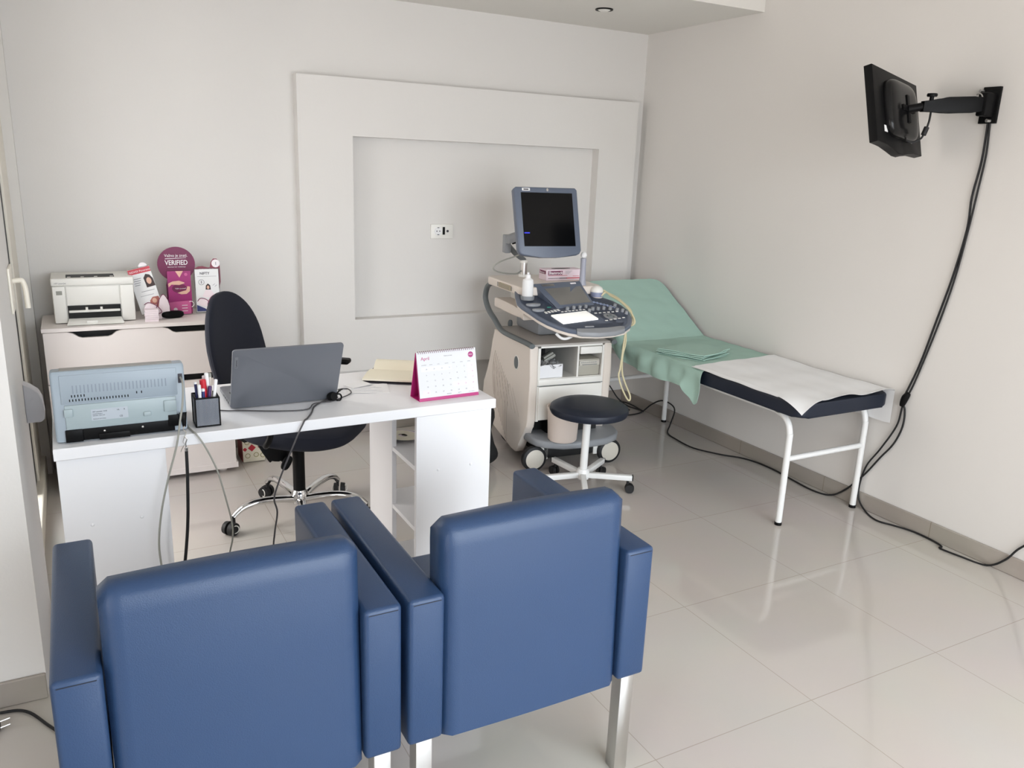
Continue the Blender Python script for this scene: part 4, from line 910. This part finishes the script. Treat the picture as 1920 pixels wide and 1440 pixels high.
# plum stand VERIFIED
t = thing('brochure_holder', 'plum stand with round head reading VERIFIED and a maternity leaflet', 'brochure stand', (.445,4.25,HC))
cx, cz0 = .442, 1.032
pts = []
for k in range(33):
    a = R(-58)+R(296)*k/32; pts.append((cx+.086*math.cos(a), cz0+.084*math.sin(a)))
pts = pts+[(cx-.052,.93),(cx-.052,HC+.03),(cx-.056,HC),(cx+.062,HC),(cx+.058,HC+.03),(cx+.050,.93)]
MB().prism(pts, lambda x,z: (x,4.262+.02*(1.1-z),z), lambda x,z: (x,4.268+.02*(1.1-z),z)).build('plum_card', PLUM, t, False)
MB().text('VERIFIED', .033, FR(cx-.0, 1.029, 4.2605), .0006, 'CENTER', .80, bold=.0004).build('head_lettering', WPRINT, t, False)
MB().text('Važno je znati.', .0200, FR(cx, 1.0680, 4.2600), .0004, 'CENTER', .90).build('head_lettering', WPRINT, t, False)
g = MB(); g.prism([(-.050,0),(.046,.004),(.046,.0055),(-.050,.0028)], lambda x,z: (cx+x,4.2605,1.0575+z), lambda x,z: (cx+x,4.2625,1.0575+z)); g.build('underline', WPRINT, t, False)
MB().text('PRENATALNI TEST I TROMBOFILIJA', .0062, FR(cx, 1.0165, 4.2610), .0003, 'CENTER', .85).build('head_lettering', WPRINT, t, False)
lf = MB().box(cx-.047,cx+.060,4.248,4.254,HC+.012,1.000).build('leaflet', PLUM2, t, False)
MB().prism(*DX([(cx-.010,1.0),(cx+.026,1.0),(cx+.008,.968)], 4.2472,4.248)).build('neckline', SKIN, lf, False)
MB().prism(*DX(circ(cx+.038,.983,.0075,16), 4.2470,4.248)).build('pink_dot', PINKP, lf, False)
MB().prism(*DX([(cx-.045,.940),(cx-.025,.950),(cx+.005,.953),(cx+.028,.944),(cx+.030,.940),(cx+.005,.932),(cx-.030,.935),(cx-.044,.922)], 4.2468,4.248)).build('arm_print', SKIN, lf, False)
MB().prism(*DX([(cx-.005,.893),(cx+.015,.900),(cx+.035,.905),(cx+.042,.925),(cx+.054,.922),(cx+.052,.900),(cx+.036,.887),(cx+.012,.886)], 4.2468,4.248)).build('arm_print', SKIN, lf, False)
MB().prism(*DX(circ(cx+.005,.915,.034,24,.022), 4.2475,4.248)).build('belly_print', PLUM, lf, False)
MB().text('Važno je znati!', .0085, FR(cx-.015, .912, 4.2470), .0002).build('leaflet_text', WPRINT, lf, False)
lf = MB().prism(*DX([(cx-.050,HC+.062),(cx-.020,HC+.066),(cx+.052,HC+.070),(cx+.052,HC+.004),(cx-.044,HC+.003)], 4.238,4.241)).build('pocket_card', PINKP, t, False)
g = MB(); [g.box(cx+.010,cx+.036,4.2372,4.238,HC+.018+.014*k,HC+.021+.014*k) for k in range(3)]; g.prism(circ(cx-.020,HC+.028,.009,16), lambda x,z: (x,4.237,z), lambda x,z: (x,4.238,z)); g.build('white_marks', WPRINT, lf, False)
MB().tube([(cx+.052+.014*math.cos(q),4.237,HC+.052+.014*math.sin(q)) for q in [R(-80)+R(200)*k/12 for k in range(13)]], .0018, 6).build('arc_mark', WPRINT, lf)
# NIFTY stand
t = thing('brochure_holder', 'white leaflet stand with round seal on top beside the plum stand', 'brochure stand', (.575,4.25,HC))
n0, n1 = .522, .632
MB().box(n0-.004,n1+.006,4.258,4.262,HC+.002,1.008,b=.001).build('clear_back', CLEAR, t)
g = MB(); g.prism([(n0,.90),(n0,1.008),(n0+.02,1.018),(n0+.04,1.019),(n0+.065,1.012),(n0+.074,1.012),(n0+.080,1.040),(n0+.092,1.056),(n0+.108,1.055),(n0+.120,1.040),(n0+.122,1.0),(n0+.122,.94),(n0+.112,.90)], lambda x,z: (x,4.264,z), lambda x,z: (x,4.268,z)); g.build('maroon_card', mat('maroon_card',(138,60,78),.5), t, False)
o = MB().prism(*DX(circ(.624,1.032,.0195,24), 4.2625,4.264)).build('round_seal', WPRINT, t, False)
MB().text('1', .022, FR(.6190,1.0245,4.2622), .0003).build('seal_number', DPRINT, o, False)
lf = MB().box(n0,n1,4.248,4.254,HC+.010,1.006).build('leaflet', PAPER, t, False)
MB().text('NIFTY', .0170, FR(n0+.022,.980,4.2476), .0003, bold=.0003).build('leaflet_title', DPRINT, lf, False)
g = MB(); g.tube([(n0+.028+.013*math.cos(q),4.2475,.942+.013*math.sin(q)) for q in [2*PI*k/20 for k in range(21)]], .0009, 5, caps=False); g.box(n0+.026,n0+.030,4.2475,4.248,.936,.949); g.box(n0+.01,n0+.10,4.2475,4.248,.970,.9712); [g.tube([(n0+.080+.01*k,4.2475,.925-.006*k),(n0+.092+.008*k,4.2475,.933-.006*k)], .0008, 5) for k in range(2)]; g.build('fine_print', GPRINT, lf)
MB().prism(*DX([(n0+.046,.905),(n0+.048,.925),(n0+.058,.935),(n0+.068,.926),(n0+.071,.904)], 4.2474,4.248)).build('hair_print', HAIR, lf, False)
MB().prism(*DX(circ(n0+.058,.916,.006,14,.009), 4.2470,4.2476)).build('face_print', SKIN, lf, False)
MB().prism(*DX([(n0+.030,.872),(n0+.045,.902),(n0+.072,.902),(n0+.086,.880),(n0+.075,.866),(n0+.040,.866)], 4.2474,4.248)).build('figure_print', PINKL, lf, False)
MB().prism(*DX([(n0+.001,HC+.012),(n0+.001,HC+.045),(n0+.040,HC+.025),(n0+.055,HC+.012)], 4.2474,4.248)).build('navy_corner', NPRINT, lf, False)
MB().prism(*DX([(n0+.004,.845),(n0+.010,.858),(n0+.030,.862),(n0+.055,.850),(n0+.066,.870),(n0+.090,.876),(n0+.106,.860),(n0+.106,.83),(n0+.06,.818),(n0+.02,.825)], 4.244,4.247)).build('front_pocket', PINKL, t, False)
MB().tube([(n0+.004,4.2435,.848),(n0+.02,4.2435,.863),(n0+.05,4.2435,.853),(n0+.062,4.2435,.825),(n0+.055,4.2435,.81),(n0+.052,4.2435,.835),(n0+.070,4.2435,.868),(n0+.09,4.2435,.877),(n0+.107,4.2435,.862)], .0018, 6, 5).build('outline_loop', PLUM, t)
m = MB(); m.sell((.400,4.168,HC+.018), .052, .020, .018, .7, .8, 28, 12, M=Matrix.Rotation(R(8),4,'Z'))
solo(m, 'computer_mouse', BLACK, 'black rounded mouse lying in front of the plum brochure stand', 'mouse')

# ------------------------------------------------------------------ floor things
m = MB()
def bagw(p):
    q = p.copy(); k = (p.z+.20)/.40; f = 1-.28*k; q.x *= f; q.y *= f
    q.x += .015*math.sin(p.z*23+p.y*14); q.y += .012*math.sin(p.z*31+p.x*17); return q
m.sell((1.745,3.68,.205), .165, .14, .205, .5, .6, 44, 26, warp=bagw)
BAGM = mat('black_bag_fabric', (12,12,13), .85, bump=.6, bscale=60, var=.2)
solo(m, 'cloth_bag', BAGM, 'black cloth bag slumped on the floor beside the ultrasound machine', 'bag')
t = thing('gift_bag', 'cream paper bag patterned with red diamonds beside the cabinet foot', 'bag', (.73,4.22,0))
MB().prism([(.690,.002),(.800,.002),(.806,.10),(.770,.118),(.735,.122),(.700,.132),(.688,.12)], lambda x,z: (x,4.150,z), lambda x,z: (x,4.29,z), b=.004).build('body', IVORY, t)
g = MB(); [g.prism([(c_-s_,z),(c_,z+s_),(c_+s_,z),(c_,z-s_)], lambda x,zz: (x,4.1485,zz), lambda x,zz: (x,4.1515,zz)) for c_,z,s_ in ((.735,.080,.020),(.778,.082,.014),(.700,.074,.011))]; g.build('red_diamonds', RED, t, False)
g = MB(); [g.tube([(c_+.012*math.cos(q),4.149,z+.012*math.sin(q)) for q in [2*PI*k/14 for k in range(15)]], .0018, 5, caps=False) for c_,z in ((.713,.038),(.756,.040),(.790,.034),(.712,.112),(.775,.108))]; g.build('rings', mat('olive_print',(168,160,110),.6), t)
MB().box(.6865,.6885,4.156,4.284,.006,.118).build('red_side', mat('dark_red_paper',(120,34,30),.6), t, False)
# cables
cable('monitor_cable', [(3.291,2.102,1.80),(3.291,2.093,1.670),(3.291,2.101,1.522),(3.291,2.111,1.371),(3.291,2.131,1.168),(3.291,2.164,.979),(3.291,2.209,.778),(3.291,2.243,.646),(3.289,2.270,.583),(3.289,2.273,.542),(3.289,2.285,.456),(3.289,2.348,.325),(3.289,2.405,.224),(3.286,2.425,.126),(3.282,2.417,.05),(3.268,2.36,.007),(3.226,2.264,.006),(3.252,2.190,.006),(3.276,2.12,.006),(3.280,2.058,.006),(3.272,1.987,.006),(3.258,1.950,.006),(3.235,1.941,.006),(3.245,1.856,.006),(3.272,1.754,.006),(3.280,1.692,.058),(3.290,1.659,.116),(3.291,1.62,.171),(3.291,1.575,.275),(3.291,1.5,.42)], .0042, RUBBER, 'black cable down the wall from bracket and along the floor past the camera side')
cable('power_cable', [(3.291,2.110,1.80),(3.291,2.107,1.649),(3.291,2.121,1.500),(3.291,2.117,1.370),(3.291,2.143,1.167),(3.291,2.180,.977),(3.291,2.221,.776),(3.289,2.260,.638),(3.282,2.276,.582),(3.289,2.257,.546),(3.289,2.254,.465),(3.289,2.284,.372),(3.289,2.341,.284),(3.289,2.419,.161),(3.279,2.51,.05),(3.262,2.575,.007),(3.236,2.66,.006),(3.250,2.80,.006),(3.270,2.95,.006),(3.265,3.08,.006),(3.235,3.17,.006),(3.162,3.262,.006),(3.091,3.408,.006),(3.096,3.560,.006),(3.126,3.688,.006),(3.200,3.76,.03),(3.26,3.80,.104),(3.27,3.86,.131),(3.27,3.95,.127),(3.262,4.039,.076),(3.23,4.10,.008),(3.128,4.088,.006),(3.04,4.11,.006)], .0045, RUBBER, 'black cable from the wall bracket running under the exam couch')
cable('wall_cable', [(2.98,4.34,.12),(3.06,4.33,.17),(3.12,4.33,.15),(3.18,4.30,.06),(3.24,4.26,.007),(3.268,4.16,.006),(3.24,4.09,.017),(3.262,4.22,.016),(3.265,4.34,.010),(3.20,4.38,.006),(3.16,4.28,.006),(3.201,4.188,.006),(3.10,4.161,.006),(3.0,4.2,.006)], .0045, RUBBER, 'tangle of black cable on the floor behind the round stool')
t = thing('cable_plug', 'black plug joining the two cables halfway down the right wall', 'plug', (3.285,2.265,.585))
MB().tube([(3.284,2.248,.625),(3.284,2.262,.600),(3.284,2.272,.560)], lambda q: .010+.006*math.sin(q*PI), 12, 4).build('body', BLACK, t)
cable('webcam_cable', [(.769,2.665,.7535),(.72,2.640,.7535),(.695,2.620,.7535),(.664,2.580,.7535),(.640,2.52,.7535),(.612,2.465,.7535),(.600,2.450,.753),(.592,2.441,.745),(.575,2.437,.715),(.545,2.435,.650),(.525,2.435,.605),(.509,2.435,.565),(.492,2.435,.510),(.500,2.435,.462),(.489,2.435,.391),(.484,2.435,.316),(.50,2.44,.10),(.62,2.43,.006),(.75,2.5,.006)], .0028, DGREYC, 'thin black webcam cable crossing the desk and hanging over its front edge')
cable('laptop_cable', [(.362,2.66,.7535),(.40,2.635,.7535),(.434,2.625,.7535),(.543,2.577,.7535),(.634,2.560,.7535),(.670,2.600,.759),(.735,2.625,.7535),(.781,2.655,.7535),(.828,2.700,.7535),(.833,2.758,.7535),(.800,2.759,.754),(.795,2.72,.76)], .0022, DGREYC, 'thin dark grey cable curling across the desk before the laptop')
cable('printer_data_cable', [(.246,2.480,.918),(.248,2.445,.905),(.243,2.438,.850),(.233,2.436,.80),(.219,2.432,.728),(.187,2.430,.622),(.163,2.430,.525),(.149,2.430,.423),(.152,2.430,.326),(.155,2.430,.208),(.17,2.43,.05),(.26,2.42,.006),(.4,2.5,.006)], .0030, GREYC, 'pale grey data cable hanging from the rear of the desk printer')
cable('grey_cable', [(.262,2.53,.7535),(.262,2.506,.7535),(.268,2.462,.7535),(.274,2.441,.751),(.290,2.432,.725),(.313,2.430,.671),(.330,2.430,.617),(.348,2.430,.527),(.360,2.430,.454),(.359,2.430,.400),(.346,2.430,.329),(.34,2.43,.15),(.40,2.43,.006),(.5,2.5,.006)], .0026, GREYC, 'thin grey cable arching off the desk edge towards the office chair')
t = thing('printer_power_cord', 'black power cord hanging from the desk printer by bare silver wire', 'cable', (.243,2.45,.20))
MB().tube([(.246,2.474,.812),(.246,2.468,.795),(.245,2.452,.775)], lambda q: .011-.006*q, 10, 4).build('plug', BLACK, t)
MB().tube([(.245,2.452,.776),(.241,2.446,.768),(.247,2.440,.760),(.242,2.432,.75),(.247,2.430,.742),(.243,2.430,.73),(.244,2.430,.712)], .0018, 6, 5).tube([(.243,2.434,.752),(.236,2.430,.735),(.240,2.428,.728),(.232,2.428,.715),(.228,2.427,.705)], .0010, 5, 4).build('bare_wire', STEEL, t)
MB().tube([(.2435,2.430,.716),(.2435,2.430,.706)], .0052, 10).build('metal_cap', STEEL, t)
MB().tube([(.2435,2.430,.706),(.241,2.430,.614),(.233,2.430,.477),(.217,2.430,.347),(.199,2.430,.233),(.19,2.43,.08),(.22,2.46,.008),(.35,2.6,.006)], .0048, 10, 6).build('cord', RUBBER, t)
cable('floor_cable', [(-.62,2.37,.006),(-.45,2.40,.006),(-.31,2.395,.006),(-.236,2.372,.006),(-.174,2.271,.006),(-.128,2.194,.006),(-.05,2.1,.006)], .0042, RUBBER, 'black cable crossing the floor corner behind the left armchair')
t = thing('power_plug', 'black power plug with two bare prongs lying by the pier', 'plug', (-.31,2.31,.0))
MB().box(-.335,-.293,2.300,2.336,.002,.034,b=.008,seg=3).build('body', BLACK, t)
for z in (.012,.026): MB().cyl((-.294,2.318+(z-.02)*.6,z), (-.270,2.322+(z-.02)*.6,z+.002), .0022, n=8).build('prong', STEEL, t)
